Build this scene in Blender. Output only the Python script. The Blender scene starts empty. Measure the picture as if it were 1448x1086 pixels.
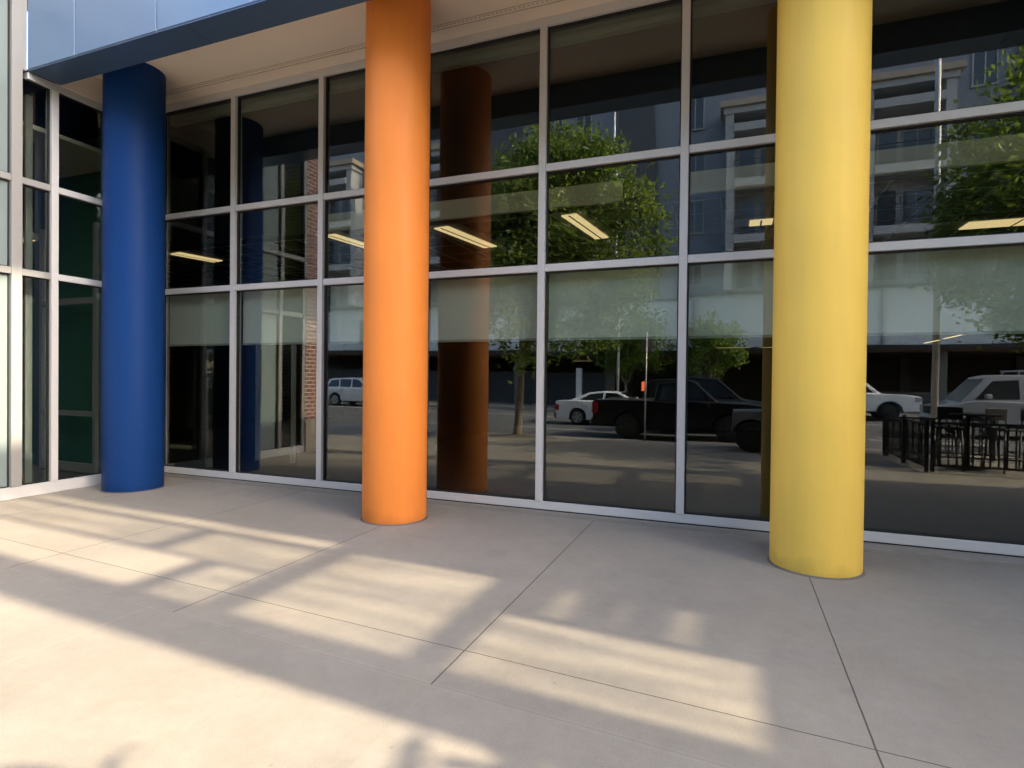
import bpy, bmesh, math, random
from mathutils import Vector, Matrix
R = math.radians
random.seed(7)
scene = bpy.context.scene
COL = scene.collection

# ------------------------------------------------------------------ materials
def new_mat(name):
    m = bpy.data.materials.new(name); m.use_nodes = True
    nt = m.node_tree; nt.nodes.clear()
    out = nt.nodes.new('ShaderNodeOutputMaterial')
    return m, nt, out

def mat(name, col, rough=0.6, metal=0.0, var=0.12, scale=3.0, bump=0.0, bscale=60.0, coat=0.0, spec=0.5, detail=6.0, stretch=(1,1,1)):
    """plain surface with a soft procedural variation in colour and roughness"""
    m, nt, out = new_mat(name)
    N = nt.nodes.new; L = nt.links.new
    p = N('ShaderNodeBsdfPrincipled')
    p.inputs['Metallic'].default_value = metal
    p.inputs['Coat Weight'].default_value = coat
    p.inputs['Coat Roughness'].default_value = 0.05
    p.inputs['Specular IOR Level'].default_value = spec
    tc = N('ShaderNodeTexCoord'); mp = N('ShaderNodeMapping'); mp.inputs['Scale'].default_value = stretch
    L(tc.outputs['Object'], mp.inputs['Vector'])
    nz = N('ShaderNodeTexNoise'); nz.inputs['Scale'].default_value = scale; nz.inputs['Detail'].default_value = detail
    L(mp.outputs['Vector'], nz.inputs['Vector'])
    mx = N('ShaderNodeMix'); mx.data_type = 'RGBA'
    mx.inputs['A'].default_value = (*[c*(1-var) for c in col], 1)
    mx.inputs['B'].default_value = (*[min(1, c*(1+var)) for c in col], 1)
    L(nz.outputs['Fac'], mx.inputs['Factor']); L(mx.outputs['Result'], p.inputs['Base Color'])
    mr = N('ShaderNodeMapRange'); mr.inputs['To Min'].default_value = max(0.02, rough*0.85); mr.inputs['To Max'].default_value = min(1, rough*1.15)
    L(nz.outputs['Fac'], mr.inputs['Value']); L(mr.outputs['Result'], p.inputs['Roughness'])
    if bump:
        n2 = N('ShaderNodeTexNoise'); n2.inputs['Scale'].default_value = bscale; n2.inputs['Detail'].default_value = 4
        L(mp.outputs['Vector'], n2.inputs['Vector'])
        b = N('ShaderNodeBump'); b.inputs['Strength'].default_value = bump; b.inputs['Distance'].default_value = 0.01
        L(n2.outputs['Fac'], b.inputs['Height']); L(b.outputs['Normal'], p.inputs['Normal'])
    L(p.outputs['BSDF'], out.inputs['Surface'])
    return m

def paint_mat(name, col, rough, spec=0.3):
    m, nt, out = new_mat(name)
    N = nt.nodes.new; L = nt.links.new
    p = N('ShaderNodeBsdfPrincipled'); p.inputs['Specular IOR Level'].default_value = spec
    tc = N('ShaderNodeTexCoord')
    def noise(scale, detail, st=(1, 1, 1)):
        mp = N('ShaderNodeMapping'); mp.inputs['Scale'].default_value = st; L(tc.outputs['Object'], mp.inputs['Vector'])
        n = N('ShaderNodeTexNoise'); n.inputs['Scale'].default_value = scale; n.inputs['Detail'].default_value = detail; L(mp.outputs['Vector'], n.inputs['Vector']); return n.outputs['Fac']
    def rng(v, a, b, c, d):
        r = N('ShaderNodeMapRange'); r.inputs['From Min'].default_value = a; r.inputs['From Max'].default_value = b; r.inputs['To Min'].default_value = c; r.inputs['To Max'].default_value = d; L(v, r.inputs['Value']); return r.outputs['Result']
    def mul(a, b):
        n = N('ShaderNodeMath'); n.operation = 'MULTIPLY'; L(a, n.inputs[0]); L(b, n.inputs[1]); return n.outputs[0]
    sx = N('ShaderNodeSeparateXYZ'); L(tc.outputs['Object'], sx.inputs[0])
    v = rng(noise(1.1, 5), 0.3, 0.7, 0.95, 1.04)
    v = mul(v, rng(noise(2.4, 4, (6, 6, 0.5)), 0.3, 0.7, 0.975, 1.02))          # faint roller and rain streaks
    v = mul(v, rng(noise(9, 6), 0.70, 0.78, 1.0, 0.90))                          # small scuffs
    splash = N('ShaderNodeMath'); splash.operation = 'ADD'; L(sx.outputs['Z'], splash.inputs[0]); L(rng(noise(5, 5), 0.2, 0.8, -0.10, 0.10), splash.inputs[1])
    v = mul(v, rng(splash.outputs[0], 0.0, 0.16, 0.80, 1.0))                      # splash dirt on the lowest hand's breadth
    mx = N('ShaderNodeMix'); mx.data_type = 'RGBA'; mx.blend_type = 'MULTIPLY'; mx.inputs['Factor'].default_value = 1; mx.inputs['A'].default_value = (*col, 1)
    cb = N('ShaderNodeCombineXYZ')
    for k in range(3): L(v, cb.inputs[k])
    L(cb.outputs[0], mx.inputs['B']); L(mx.outputs['Result'], p.inputs['Base Color'])
    L(rng(noise(3, 5), 0.3, 0.7, rough*0.85, rough*1.15), p.inputs['Roughness'])
    b = N('ShaderNodeBump'); b.inputs['Strength'].default_value = 0.06; b.inputs['Distance'].default_value = 0.004
    L(noise(55, 3), b.inputs['Height']); L(b.outputs['Normal'], p.inputs['Normal'])
    L(p.outputs['BSDF'], out.inputs['Surface'])
    return m

def glass_mat(name, tint, r0, rough=0.0, wave=0.0011, streak=0.0):
    """coated window glass: tinted see-through with a mirror share that grows at grazing angles"""
    m, nt, out = new_mat(name)
    N = nt.nodes.new; L = nt.links.new
    lw = N('ShaderNodeLayerWeight'); lw.inputs['Blend'].default_value = 0.5
    pw = N('ShaderNodeMath'); pw.operation = 'POWER'; pw.inputs[1].default_value = 5
    L(lw.outputs['Facing'], pw.inputs[0])
    ma = N('ShaderNodeMath'); ma.operation = 'MULTIPLY_ADD'; ma.inputs[1].default_value = 1-r0; ma.inputs[2].default_value = r0
    L(pw.outputs[0], ma.inputs[0])
    t = N('ShaderNodeBsdfTransparent'); t.inputs['Color'].default_value = (*tint, 1)
    g = N('ShaderNodeBsdfGlossy'); g.inputs['Roughness'].default_value = rough; g.inputs['Color'].default_value = (0.95, 0.98, 1.0, 1)
    geo = N('ShaderNodeNewGeometry'); nz = N('ShaderNodeTexNoise'); nz.inputs['Scale'].default_value = 0.9; nz.inputs['Detail'].default_value = 1.5
    L(geo.outputs['Position'], nz.inputs['Vector'])
    bp = N('ShaderNodeBump'); bp.inputs['Strength'].default_value = 1.0; bp.inputs['Distance'].default_value = wave
    L(nz.outputs['Fac'], bp.inputs['Height']); L(bp.outputs['Normal'], g.inputs['Normal'])
    if streak:      # uneven tint puts streaks into the sun patches these panes let through
        mp = N('ShaderNodeMapping'); mp.inputs['Scale'].default_value = (1, 5.0, 0.9); mp.inputs['Rotation'].default_value = (R(9), 0, 0)
        L(geo.outputs['Position'], mp.inputs['Vector'])
        n2 = N('ShaderNodeTexNoise'); n2.inputs['Scale'].default_value = 1.1; n2.inputs['Detail'].default_value = 3
        L(mp.outputs['Vector'], n2.inputs['Vector'])
        mr = N('ShaderNodeMapRange'); mr.inputs['From Min'].default_value = 0.32; mr.inputs['From Max'].default_value = 0.66
        mr.inputs['To Min'].default_value = 1-streak; mr.inputs['To Max'].default_value = 1.0; L(n2.outputs['Fac'], mr.inputs['Value'])
        cm = N('ShaderNodeMix'); cm.data_type = 'RGBA'; cm.blend_type = 'MULTIPLY'; cm.inputs['Factor'].default_value = 1; cm.inputs['A'].default_value = (*tint, 1)
        L(mr.outputs['Result'], cm.inputs['B']); L(cm.outputs['Result'], t.inputs['Color'])
    mx = N('ShaderNodeMixShader')
    L(ma.outputs[0], mx.inputs['Fac']); L(t.outputs[0], mx.inputs[1]); L(g.outputs[0], mx.inputs[2])
    L(mx.outputs[0], out.inputs['Surface'])
    return m

def emit_mat(name, col, strength):
    m, nt, out = new_mat(name)
    e = nt.nodes.new('ShaderNodeEmission'); e.inputs['Color'].default_value = (*col, 1); e.inputs['Strength'].default_value = strength
    nt.links.new(e.outputs[0], out.inputs['Surface'])
    return m

def concrete_mat(name, col, joints=False):
    m, nt, out = new_mat(name)
    N = nt.nodes.new; L = nt.links.new
    p = N('ShaderNodeBsdfPrincipled'); p.inputs['Roughness'].default_value = 0.85; p.inputs['Specular IOR Level'].default_value = 0.35
    tc = N('ShaderNodeTexCoord')
    def noise(scale, detail, vec=None, rough=0.6):
        n = N('ShaderNodeTexNoise'); n.inputs['Scale'].default_value = scale; n.inputs['Detail'].default_value = detail; n.inputs['Roughness'].default_value = rough
        L(vec or tc.outputs['Object'], n.inputs['Vector']); return n.outputs['Fac']
    def math_(op, a, b=None, c=None):
        n = N('ShaderNodeMath'); n.operation = op
        for i, v in enumerate((a, b, c)):
            if v is None: continue
            if isinstance(v, (int, float)): n.inputs[i].default_value = v
            else: L(v, n.inputs[i])
        return n.outputs[0]
    big = noise(0.55, 5); mid = noise(3.2, 6); fine = noise(110, 3); mott = noise(14, 5)
    mp = N('ShaderNodeMapping'); mp.inputs['Scale'].default_value = (45, 3, 1); mp.inputs['Rotation'].default_value = (0, 0, R(3.6))
    L(tc.outputs['Object'], mp.inputs['Vector'])
    broom = noise(4, 3, mp.outputs['Vector'])
    v = math_('MULTIPLY_ADD', big, 0.42, 0.79)
    v = math_('ADD', v, math_('MULTIPLY_ADD', mid, 0.26, -0.13))
    v = math_('ADD', v, math_('MULTIPLY_ADD', mott, 0.22, -0.11))
    v = math_('ADD', v, math_('MULTIPLY_ADD', fine, 0.36, -0.18))
    v = math_('ADD', v, math_('MULTIPLY_ADD', broom, 0.16, -0.08))
    # scattered little stains
    vo = N('ShaderNodeTexVoronoi'); vo.inputs['Scale'].default_value = 2.3; vo.inputs['Randomness'].default_value = 1
    L(tc.outputs['Object'], vo.inputs['Vector'])
    st = N('ShaderNodeMapRange'); st.inputs['From Min'].default_value = 0.012; st.inputs['From Max'].default_value = 0.03
    st.inputs['To Min'].default_value = 0.8; st.inputs['To Max'].default_value = 1.0
    L(vo.outputs['Distance'], st.inputs['Value']); v = math_('MULTIPLY', v, st.outputs['Result'])
    height = math_('ADD', math_('MULTIPLY', fine, 0.5), math_('MULTIPLY', broom, 0.5))
    if joints:
        sx = N('ShaderNodeSeparateXYZ'); L(tc.outputs['Object'], sx.inputs[0])
        X, Y = sx.outputs['X'], sx.outputs['Y']
        wob = math_('MULTIPLY_ADD', noise(6, 3), 0.006, -0.003)
        # saw cuts square to the glass, about 2 m apart, ending at the tooled edge
        yedge = math_('ADD', Y, math_('MULTIPLY_ADD', X, 0.0637, 4.10))        # >0 on the building side of the tooled edge
        inner = math_('GREATER_THAN', yedge, 0.0)
        fx = math_('PINGPONG', math_('ADD', math_('ADD', X, 1.446), wob), 1.025)
        cutx = math_('MULTIPLY', math_('LESS_THAN', fx, 0.0042), inner)
        # outer slabs: wide spaced faint joints
        fx2 = math_('PINGPONG', math_('ADD', X, 3.725), 2.05)
        cutx2 = math_('MULTIPLY', math_('LESS_THAN', fx2, 0.009), math_('SUBTRACT', 1.0, inner))
        # saw cut along the front
        dy = math_('ABSOLUTE', math_('ADD', math_('ADD', Y, math_('MULTIPLY_ADD', X, 0.0637, 3.702)), wob))
        cuty = math_('LESS_THAN', dy, 0.0034)
        de = math_('ABSOLUTE', math_('ADD', yedge, wob))
        edge = math_('LESS_THAN', de, 0.022)
        egroove = math_('LESS_THAN', de, 0.0035)
        far = math_('LESS_THAN', math_('PINGPONG', math_('ADD', Y, 7.2), 1.5), 0.006)
        sid = math_('FLOOR', math_('DIVIDE', math_('ADD', X, 1.446), 2.05))
        row = math_('ADD', math_('GREATER_THAN', math_('ADD', Y, math_('MULTIPLY_ADD', X, 0.0637, 3.702)), 0.0), math_('MULTIPLY', inner, 2.0))
        cid = N('ShaderNodeCombineXYZ'); L(sid, cid.inputs[0]); L(row, cid.inputs[1])
        wn = N('ShaderNodeTexWhiteNoise'); wn.noise_dimensions = '2D'; L(cid.outputs[0], wn.inputs['Vector'])
        v = math_('MULTIPLY', v, math_('MULTIPLY_ADD', wn.outputs['Value'], 0.09, 0.955))
        blot = N('ShaderNodeMapRange'); blot.inputs['From Min'].default_value = 0.60; blot.inputs['From Max'].default_value = 0.66; blot.inputs['To Min'].default_value = 1.0; blot.inputs['To Max'].default_value = 0.94
        L(noise(1.35, 7), blot.inputs['Value']); v = math_('MULTIPLY', v, blot.outputs['Result'])
        vg = N('ShaderNodeTexVoronoi'); vg.inputs['Scale'].default_value = 0.9; L(tc.outputs['Object'], vg.inputs['Vector'])
        gum = math_('LESS_THAN', vg.outputs['Distance'], 0.016); v = math_('MULTIPLY', v, math_('MULTIPLY_ADD', gum, -0.35, 1.0))
        cut = math_('MAXIMUM', cutx, cuty)
        far = math_('MULTIPLY', far, math_('LESS_THAN', Y, -5.0))
        cut = math_('MAXIMUM', cut, far)
        v = math_('MULTIPLY', v, math_('MULTIPLY_ADD', cut, -0.74, 1.0))
        v = math_('MULTIPLY', v, math_('MULTIPLY_ADD', cutx2, 0.10, 1.0))
        v = math_('MULTIPLY', v, math_('MULTIPLY_ADD', edge, 0.05, 1.0))
        v = math_('MULTIPLY', v, math_('MULTIPLY_ADD', egroove, -0.16, 1.0))
        height = math_('SUBTRACT', height, math_('MULTIPLY', cut, 3.0))
    mx = N('ShaderNodeMix'); mx.data_type = 'RGBA'; mx.blend_type = 'MULTIPLY'; mx.inputs['Factor'].default_value = 1
    hue = N('ShaderNodeMix'); hue.data_type = 'RGBA'
    hue.inputs['A'].default_value = (col[0]*0.98, col[1], col[2]*1.05, 1); hue.inputs['B'].default_value = (col[0]*1.03, col[1]*0.99, col[2]*0.93, 1)
    L(noise(0.9, 4), hue.inputs['Factor'])
    cb = N('ShaderNodeCombineXYZ')
    for k in range(3): L(v, cb.inputs[k])
    L(hue.outputs['Result'], mx.inputs['A']); L(cb.outputs[0], mx.inputs['B'])
    L(mx.outputs['Result'], p.inputs['Base Color'])
    b = N('ShaderNodeBump'); b.inputs['Strength'].default_value = 0.35; b.inputs['Distance'].default_value = 0.003
    L(height, b.inputs['Height']); L(b.outputs['Normal'], p.inputs['Normal'])
    L(p.outputs['BSDF'], out.inputs['Surface'])
    return m

def brick_mat(name):
    m, nt, out = new_mat(name)
    N = nt.nodes.new; L = nt.links.new
    p = N('ShaderNodeBsdfPrincipled'); p.inputs['Roughness'].default_value = 0.85
    tc = N('ShaderNodeTexCoord'); sx = N('ShaderNodeSeparateXYZ'); L(tc.outputs['Object'], sx.inputs[0])
    ad = N('ShaderNodeMath'); ad.operation = 'ADD'; L(sx.outputs['X'], ad.inputs[0]); L(sx.outputs['Y'], ad.inputs[1])
    cb = N('ShaderNodeCombineXYZ'); L(ad.outputs[0], cb.inputs[0]); L(sx.outputs['Z'], cb.inputs[1])
    bt = N('ShaderNodeTexBrick'); bt.inputs['Scale'].default_value = 1.0
    bt.inputs['Brick Width'].default_value = 0.22; bt.inputs['Row Height'].default_value = 0.085; bt.inputs['Mortar Size'].default_value = 0.011
    bt.inputs['Color1'].default_value = (0.27, 0.10, 0.075, 1); bt.inputs['Color2'].default_value = (0.19, 0.075, 0.06, 1); bt.inputs['Mortar'].default_value = (0.55, 0.5, 0.44, 1)
    L(cb.outputs[0], bt.inputs['Vector']); L(bt.outputs['Color'], p.inputs['Base Color'])
    b = N('ShaderNodeBump'); b.inputs['Strength'].default_value = 0.5; b.inputs['Distance'].default_value = 0.01; b.invert = True
    L(bt.outputs['Fac'], b.inputs['Height']); L(b.outputs['Normal'], p.inputs['Normal'])
    L(p.outputs['BSDF'], out.inputs['Surface'])
    return m

def leaf_mat(name, dark, light):
    m, nt, out = new_mat(name)
    N = nt.nodes.new; L = nt.links.new
    g = N('ShaderNodeNewGeometry'); 
    nz = N('ShaderNodeTexNoise'); nz.inputs['Scale'].default_value = 1.6; nz.inputs['Detail'].default_value = 4
    L(g.outputs['Position'], nz.inputs['Vector'])
    rp = N('ShaderNodeMapRange'); rp.inputs['From Min'].default_value = 0.3; rp.inputs['From Max'].default_value = 0.7
    L(nz.outputs['Fac'], rp.inputs['Value'])
    av = N('ShaderNodeMath'); av.operation = 'MULTIPLY_ADD'; av.inputs[1].default_value = 0.5
    hf = N('ShaderNodeMath'); hf.operation = 'MULTIPLY'; hf.inputs[1].default_value = 0.5
    L(g.outputs['Random Per Island'], av.inputs[0]); L(rp.outputs['Result'], hf.inputs[0]); L(hf.outputs[0], av.inputs[2])
    mx = N('ShaderNodeMix'); mx.data_type = 'RGBA'; mx.inputs['A'].default_value = (*dark, 1); mx.inputs['B'].default_value = (*light, 1)
    L(av.outputs[0], mx.inputs['Factor'])
    p = N('ShaderNodeBsdfPrincipled'); p.inputs['Roughness'].default_value = 0.45
    t = N('ShaderNodeBsdfTranslucent'); ms = N('ShaderNodeMixShader'); ms.inputs['Fac'].default_value = 0.5
    tm = N('ShaderNodeMix'); tm.data_type = 'RGBA'; tm.blend_type = 'MULTIPLY'; tm.inputs['Factor'].default_value = 1; tm.inputs['B'].default_value = (1.6, 1.7, 0.7, 1)
    L(mx.outputs['Result'], tm.inputs['A']); L(tm.outputs['Result'], t.inputs['Color'])
    L(mx.outputs['Result'], p.inputs['Base Color']); L(p.outputs[0], ms.inputs[1]); L(t.outputs[0], ms.inputs[2])
    L(ms.outputs[0], out.inputs['Surface'])
    return m

M = {}
M['plaza'] = concrete_mat('plaza_concrete', (0.272, 0.242, 0.202), True)
M['kerb'] = concrete_mat('kerb_concrete', (0.26, 0.24, 0.21))
M['asphalt'] = mat('asphalt', (0.085, 0.083, 0.08), 0.9, var=0.3, scale=1.2, bump=0.4, bscale=90)
M['earth'] = mat('bare_earth', (0.16, 0.12, 0.085), 0.95, var=0.4, scale=5, bump=0.6, bscale=30)
M['line'] = mat('road_paint', (0.7, 0.69, 0.64), 0.7, var=0.2, scale=12)
M['alu'] = mat('brushed_aluminium', (0.61, 0.60, 0.595), 0.42, metal=0.1, var=0.05, scale=4, stretch=(1, 1, 9))
M['alu_white'] = mat('pale_aluminium', (0.32, 0.315, 0.305), 0.45, metal=0.1, var=0.03, scale=4)
M['gasket'] = mat('black_gasket', (0.012, 0.012, 0.012), 0.6)
M['glass'] = glass_mat('tinted_coated_glass', (0.80, 0.83, 0.80), 0.083)
M['wing_glass'] = glass_mat('clear_wing_glass', (0.74, 0.78, 0.76), 0.07)
M['sun_patch_glass'] = glass_mat('sun_patch_glass', (0.93, 0.93, 0.91), 0.04, streak=0.38)  # streaky tint added to break up the sun patches
M['sun_patch_glass_dim'] = glass_mat('dim_sun_patch_glass', (0.66, 0.66, 0.64), 0.06, streak=0.35)  # darker tint added to dim the small sun patches
M['white_panel'] = mat('back_painted_glass', (0.215, 0.262, 0.262), 0.12, var=0.03, scale=1)
M['blue'] = paint_mat('cobalt_paint', (0.007, 0.042, 0.172), 0.5, 0.14)
M['orange'] = paint_mat('orange_paint', (0.94, 0.285, 0.052), 0.55)
M['yellow'] = paint_mat('yellow_paint', (0.95, 0.625, 0.115), 0.56)
M['sealant'] = mat('grey_sealant', (0.15, 0.13, 0.11), 0.8)
M['soffit'] = mat('cream_soffit_render', (0.90, 0.79, 0.66), 0.8, var=0.05, scale=2, bump=0.05, bscale=120)
M['soffit_gap'] = mat('soffit_gap_trim', (0.50, 0.43, 0.36), 0.8)
M['fascia'] = mat('blue_grey_metal_panel', (0.165, 0.262, 0.41), 0.36, metal=0.15, var=0.02, scale=0.8)
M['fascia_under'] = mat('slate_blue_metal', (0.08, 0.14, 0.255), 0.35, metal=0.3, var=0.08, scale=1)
M['upper'] = mat('upper_wall_cladding', (0.33, 0.36, 0.40), 0.6, var=0.1, scale=0.5)
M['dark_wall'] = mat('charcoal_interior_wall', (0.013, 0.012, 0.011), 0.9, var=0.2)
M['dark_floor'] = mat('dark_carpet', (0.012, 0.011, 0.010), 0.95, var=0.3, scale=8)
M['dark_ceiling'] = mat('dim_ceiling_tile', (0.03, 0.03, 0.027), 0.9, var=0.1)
M['bulkhead'] = mat('pale_bulkhead', (0.72, 0.70, 0.60), 0.8, var=0.05)
M['shade'] = mat('grey_green_shade_cloth', (0.66, 0.675, 0.62), 0.85, var=0.05, scale=30)
M['shade_bar'] = mat('shade_hem_bar', (0.30, 0.32, 0.29), 0.5)
M['cassette'] = mat('shade_cassette', (0.20, 0.23, 0.19), 0.6, stretch=(1, 20, 20))
M['green_wall'] = mat('dark_green_wall', (0.09, 0.26, 0.19), 0.7, var=0.1)
M['pane_backing'] = mat('grey_green_backing_sheet', (0.22, 0.25, 0.235), 0.9, var=0.25, scale=2, stretch=(1, 30, 0.3))  # for the sheet added to lighten a wing pane
M['cream'] = mat('cream_ceiling', (0.75, 0.68, 0.55), 0.8, var=0.04)
M['brick'] = brick_mat('red_brick')
M['stone'] = mat('cast_stone', (0.55, 0.48, 0.38), 0.85, var=0.12, scale=5, bump=0.2)
M['tower'] = mat('shadow_tower_cladding', (0.38, 0.36, 0.34), 0.7, var=0.1)
M['steel_dark'] = mat('black_powder_coat', (0.014, 0.014, 0.015), 0.45, var=0.2)
M['steel_grey'] = mat('galvanised_steel', (0.45, 0.45, 0.44), 0.45, metal=0.6, var=0.1)
M['pole_white'] = mat('white_painted_steel', (0.78, 0.77, 0.74), 0.45, var=0.05)
M['car_white'] = mat('white_car_paint', (0.80, 0.80, 0.79), 0.25, coat=1.0, var=0.02)
M['car_silver'] = mat('silver_car_paint', (0.58, 0.59, 0.60), 0.3, metal=0.5, coat=1.0, var=0.03)
M['van_grey'] = mat('grey_van_paint', (0.34, 0.345, 0.35), 0.35, coat=0.6, var=0.04)
M['car_black'] = mat('black_car_paint', (0.006, 0.006, 0.008), 0.3, coat=0.25, spec=0.3, var=0.2)
M['car_grey'] = mat('grey_fender_plastic', (0.22, 0.22, 0.215), 0.55, var=0.1)
M['car_glass'] = mat('dark_car_glass', (0.012, 0.016, 0.017), 0.05, var=0.1, spec=0.8)
M['rubber'] = mat('tyre_rubber', (0.017, 0.016, 0.016), 0.85, var=0.2, scale=20)
M['rim'] = mat('alloy_rim', (0.40, 0.40, 0.40), 0.35, metal=0.8)
M['rim_dark'] = mat('dark_alloy_rim', (0.07, 0.07, 0.07), 0.4, metal=0.6)
M['chrome'] = mat('chrome_trim', (0.75, 0.75, 0.74), 0.15, metal=1.0, var=0.03)
M['plastic'] = mat('black_plastic', (0.02, 0.02, 0.02), 0.6)
M['red_lens'] = mat('red_lens', (0.42, 0.012, 0.012), 0.2, coat=0.5)
M['head_lens'] = mat('clear_lens', (0.35, 0.36, 0.37), 0.12, coat=0.5)
M['red_lamp'] = emit_mat('lit_red_lamp', (1.0, 0.16, 0.06), 1.0)
M['troffer'] = emit_mat('warm_fluorescent_diffuser', (1.0, 0.72, 0.36), 0.19)
M['strip'] = emit_mat('warm_strip_lamp', (1.0, 0.74, 0.34), 0.34)
M['lamp_body'] = mat('lamp_housing', (0.42, 0.40, 0.34), 0.5)
M['bark'] = mat('grey_brown_bark', (0.20, 0.165, 0.125), 0.95, var=0.35, scale=9, bump=0.8, bscale=25, stretch=(1, 1, 0.25))
M['leaf'] = leaf_mat('green_leaves', (0.045, 0.080, 0.018), (0.21, 0.265, 0.065))
M['leaf_y'] = leaf_mat('yellow_green_leaves', (0.055, 0.10, 0.018), (0.19, 0.25, 0.045))
M['apt_blue'] = mat('blue_grey_render', (0.195, 0.222, 0.262), 0.7, var=0.08, scale=0.3)
M['apt_slate'] = mat('slate_cladding', (0.065, 0.072, 0.085), 0.6, var=0.1, scale=0.5)
M['apt_white'] = mat('off_white_render', (0.40, 0.40, 0.395), 0.8, var=0.06, scale=0.6)
M['apt_pale'] = mat('pale_podium_panel', (0.58, 0.62, 0.62), 0.7, var=0.06, scale=0.4)
M['apt_tan'] = mat('tan_cornice', (0.40, 0.32, 0.24), 0.7)
M['apt_glass'] = mat('apartment_window_glass', (0.03, 0.045, 0.06), 0.06, var=0.2, spec=0.8)
M['garage'] = mat('garage_concrete', (0.13, 0.125, 0.115), 0.9, var=0.2, scale=1)
M['timber'] = mat('brown_soffit_board', (0.16, 0.09, 0.05), 0.7, var=0.2)
M['van_text'] = mat('grey_vinyl_strip', (0.16, 0.16, 0.17), 0.5)
M['ground'] = mat('distant_ground', (0.16, 0.15, 0.13), 0.95, var=0.3, scale=0.05)

# ------------------------------------------------------------------ mesh builder
class MB:
    def __init__(s): s.bm = bmesh.new(); s.slots = []
    def _mi(s, key):
        if key not in s.slots: s.slots.append(key)
        return s.slots.index(key)
    def box(s, x0, x1, y0, y1, z0, z1, m, bev=0.0):
        vs = [s.bm.verts.new(v) for v in ((x0,y0,z0),(x1,y0,z0),(x1,y1,z0),(x0,y1,z0),(x0,y0,z1),(x1,y0,z1),(x1,y1,z1),(x0,y1,z1))]
        mi = s._mi(m); fs = []
        for q in ((3,2,1,0),(4,5,6,7),(0,1,5,4),(1,2,6,5),(2,3,7,6),(3,0,4,7)):
            f = s.bm.faces.new([vs[i] for i in q]); f.material_index = mi; fs.append(f)
        if bev:
            es = list({e for f in fs for e in f.edges})
            r = bmesh.ops.bevel(s.bm, geom=es, offset=bev, segments=2, profile=0.5, affect='EDGES', clamp_overlap=True)
            for f in r['faces']: f.material_index = mi
        return s
    def quad(s, pts, m):
        f = s.bm.faces.new([s.bm.verts.new(p) for p in pts]); f.material_index = s._mi(m); return s
    def tube(s, p0, p1, r0, r1, m, n=10, caps=True):
        return s.path([(p0, r0), (p1, r1)], m, n, caps)
    def path(s, prs, m, n=10, caps=True):
        mi = s._mi(m); rings = []
        for i, (p, r) in enumerate(prs):
            p = Vector(p)
            a = Vector(prs[max(0, i-1)][0]); b = Vector(prs[min(len(prs)-1, i+1)][0])
            d = (b-a).normalized()
            u = d.cross(Vector((0.13, 0.2, 1)) if abs(d.z) < 0.9 else Vector((1, 0, 0))).normalized(); v = d.cross(u)
            rings.append([s.bm.verts.new(p + u*math.cos(2*math.pi*k/n)*r + v*math.sin(2*math.pi*k/n)*r) for k in range(n)])
        for A, B in zip(rings, rings[1:]):
            for k in range(n):
                f = s.bm.faces.new((A[k], A[(k+1) % n], B[(k+1) % n], B[k])); f.material_index = mi; f.smooth = True
        if caps:
            for rg in (rings[0][::-1], rings[-1]):
                f = s.bm.faces.new(rg); f.material_index = mi
        return s
    def lathe_y(s, cx, cy, cz, prof, m, n=24):
        """profile [(radius, y offset)] turned round an axis along y"""
        mi = s._mi(m); rings = []
        for r, dy in prof:
            rings.append([s.bm.verts.new((cx+r*math.cos(2*math.pi*k/n), cy+dy, cz+r*math.sin(2*math.pi*k/n))) for k in range(n)])
        for A, B in zip(rings, rings[1:]):
            for k in range(n):
                f = s.bm.faces.new((A[k], A[(k+1) % n], B[(k+1) % n], B[k])); f.material_index = mi; f.smooth = True
        for rg in (rings[0][::-1], rings[-1]):
            f = s.bm.faces.new(rg); f.material_index = mi
        return s
    def prism(s, poly, y0, y1, m, bev=0.0, taper=None, seg=2):
        """x-z outline pushed out along y; taper(z) gives a share of the half width"""
        mi = s._mi(m); c = (y0+y1)/2
        def yy(y, z): return c + (y-c)*(taper(z) if taper else 1)
        A = [s.bm.verts.new((x, yy(y0, z), z)) for x, z in poly]; B = [s.bm.verts.new((x, yy(y1, z), z)) for x, z in poly]
        n = len(poly); caps = [s.bm.faces.new(A), s.bm.faces.new(B[::-1])]
        rim = [e for f in caps for e in f.edges]
        fs = list(caps)
        for k in range(n):
            f = s.bm.faces.new((A[(k+1) % n], A[k], B[k], B[(k+1) % n])); fs.append(f); f.smooth = True
        for f in fs: f.material_index = mi
        bmesh.ops.recalc_face_normals(s.bm, faces=fs)
        if bev:
            r = bmesh.ops.bevel(s.bm, geom=rim, offset=bev, segments=seg, profile=0.6, affect='EDGES', clamp_overlap=True)
            for f in r['faces']: f.material_index = mi; f.smooth = True
        big = [f for f in s.bm.faces if len(f.verts) > 4]
        bmesh.ops.triangulate(s.bm, faces=big)
        return s
    def build(s, name, parent=None, loc=None, smooth_angle=None):
        me = bpy.data.meshes.new(name); s.bm.to_mesh(me); s.bm.free()
        for k in s.slots: me.materials.append(M[k])
        if smooth_angle: me.set_sharp_from_angle(angle=R(smooth_angle))
        o = bpy.data.objects.new(name, me); COL.objects.link(o)
        if parent: o.parent = parent
        if loc: o.location = loc
        return o

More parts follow.
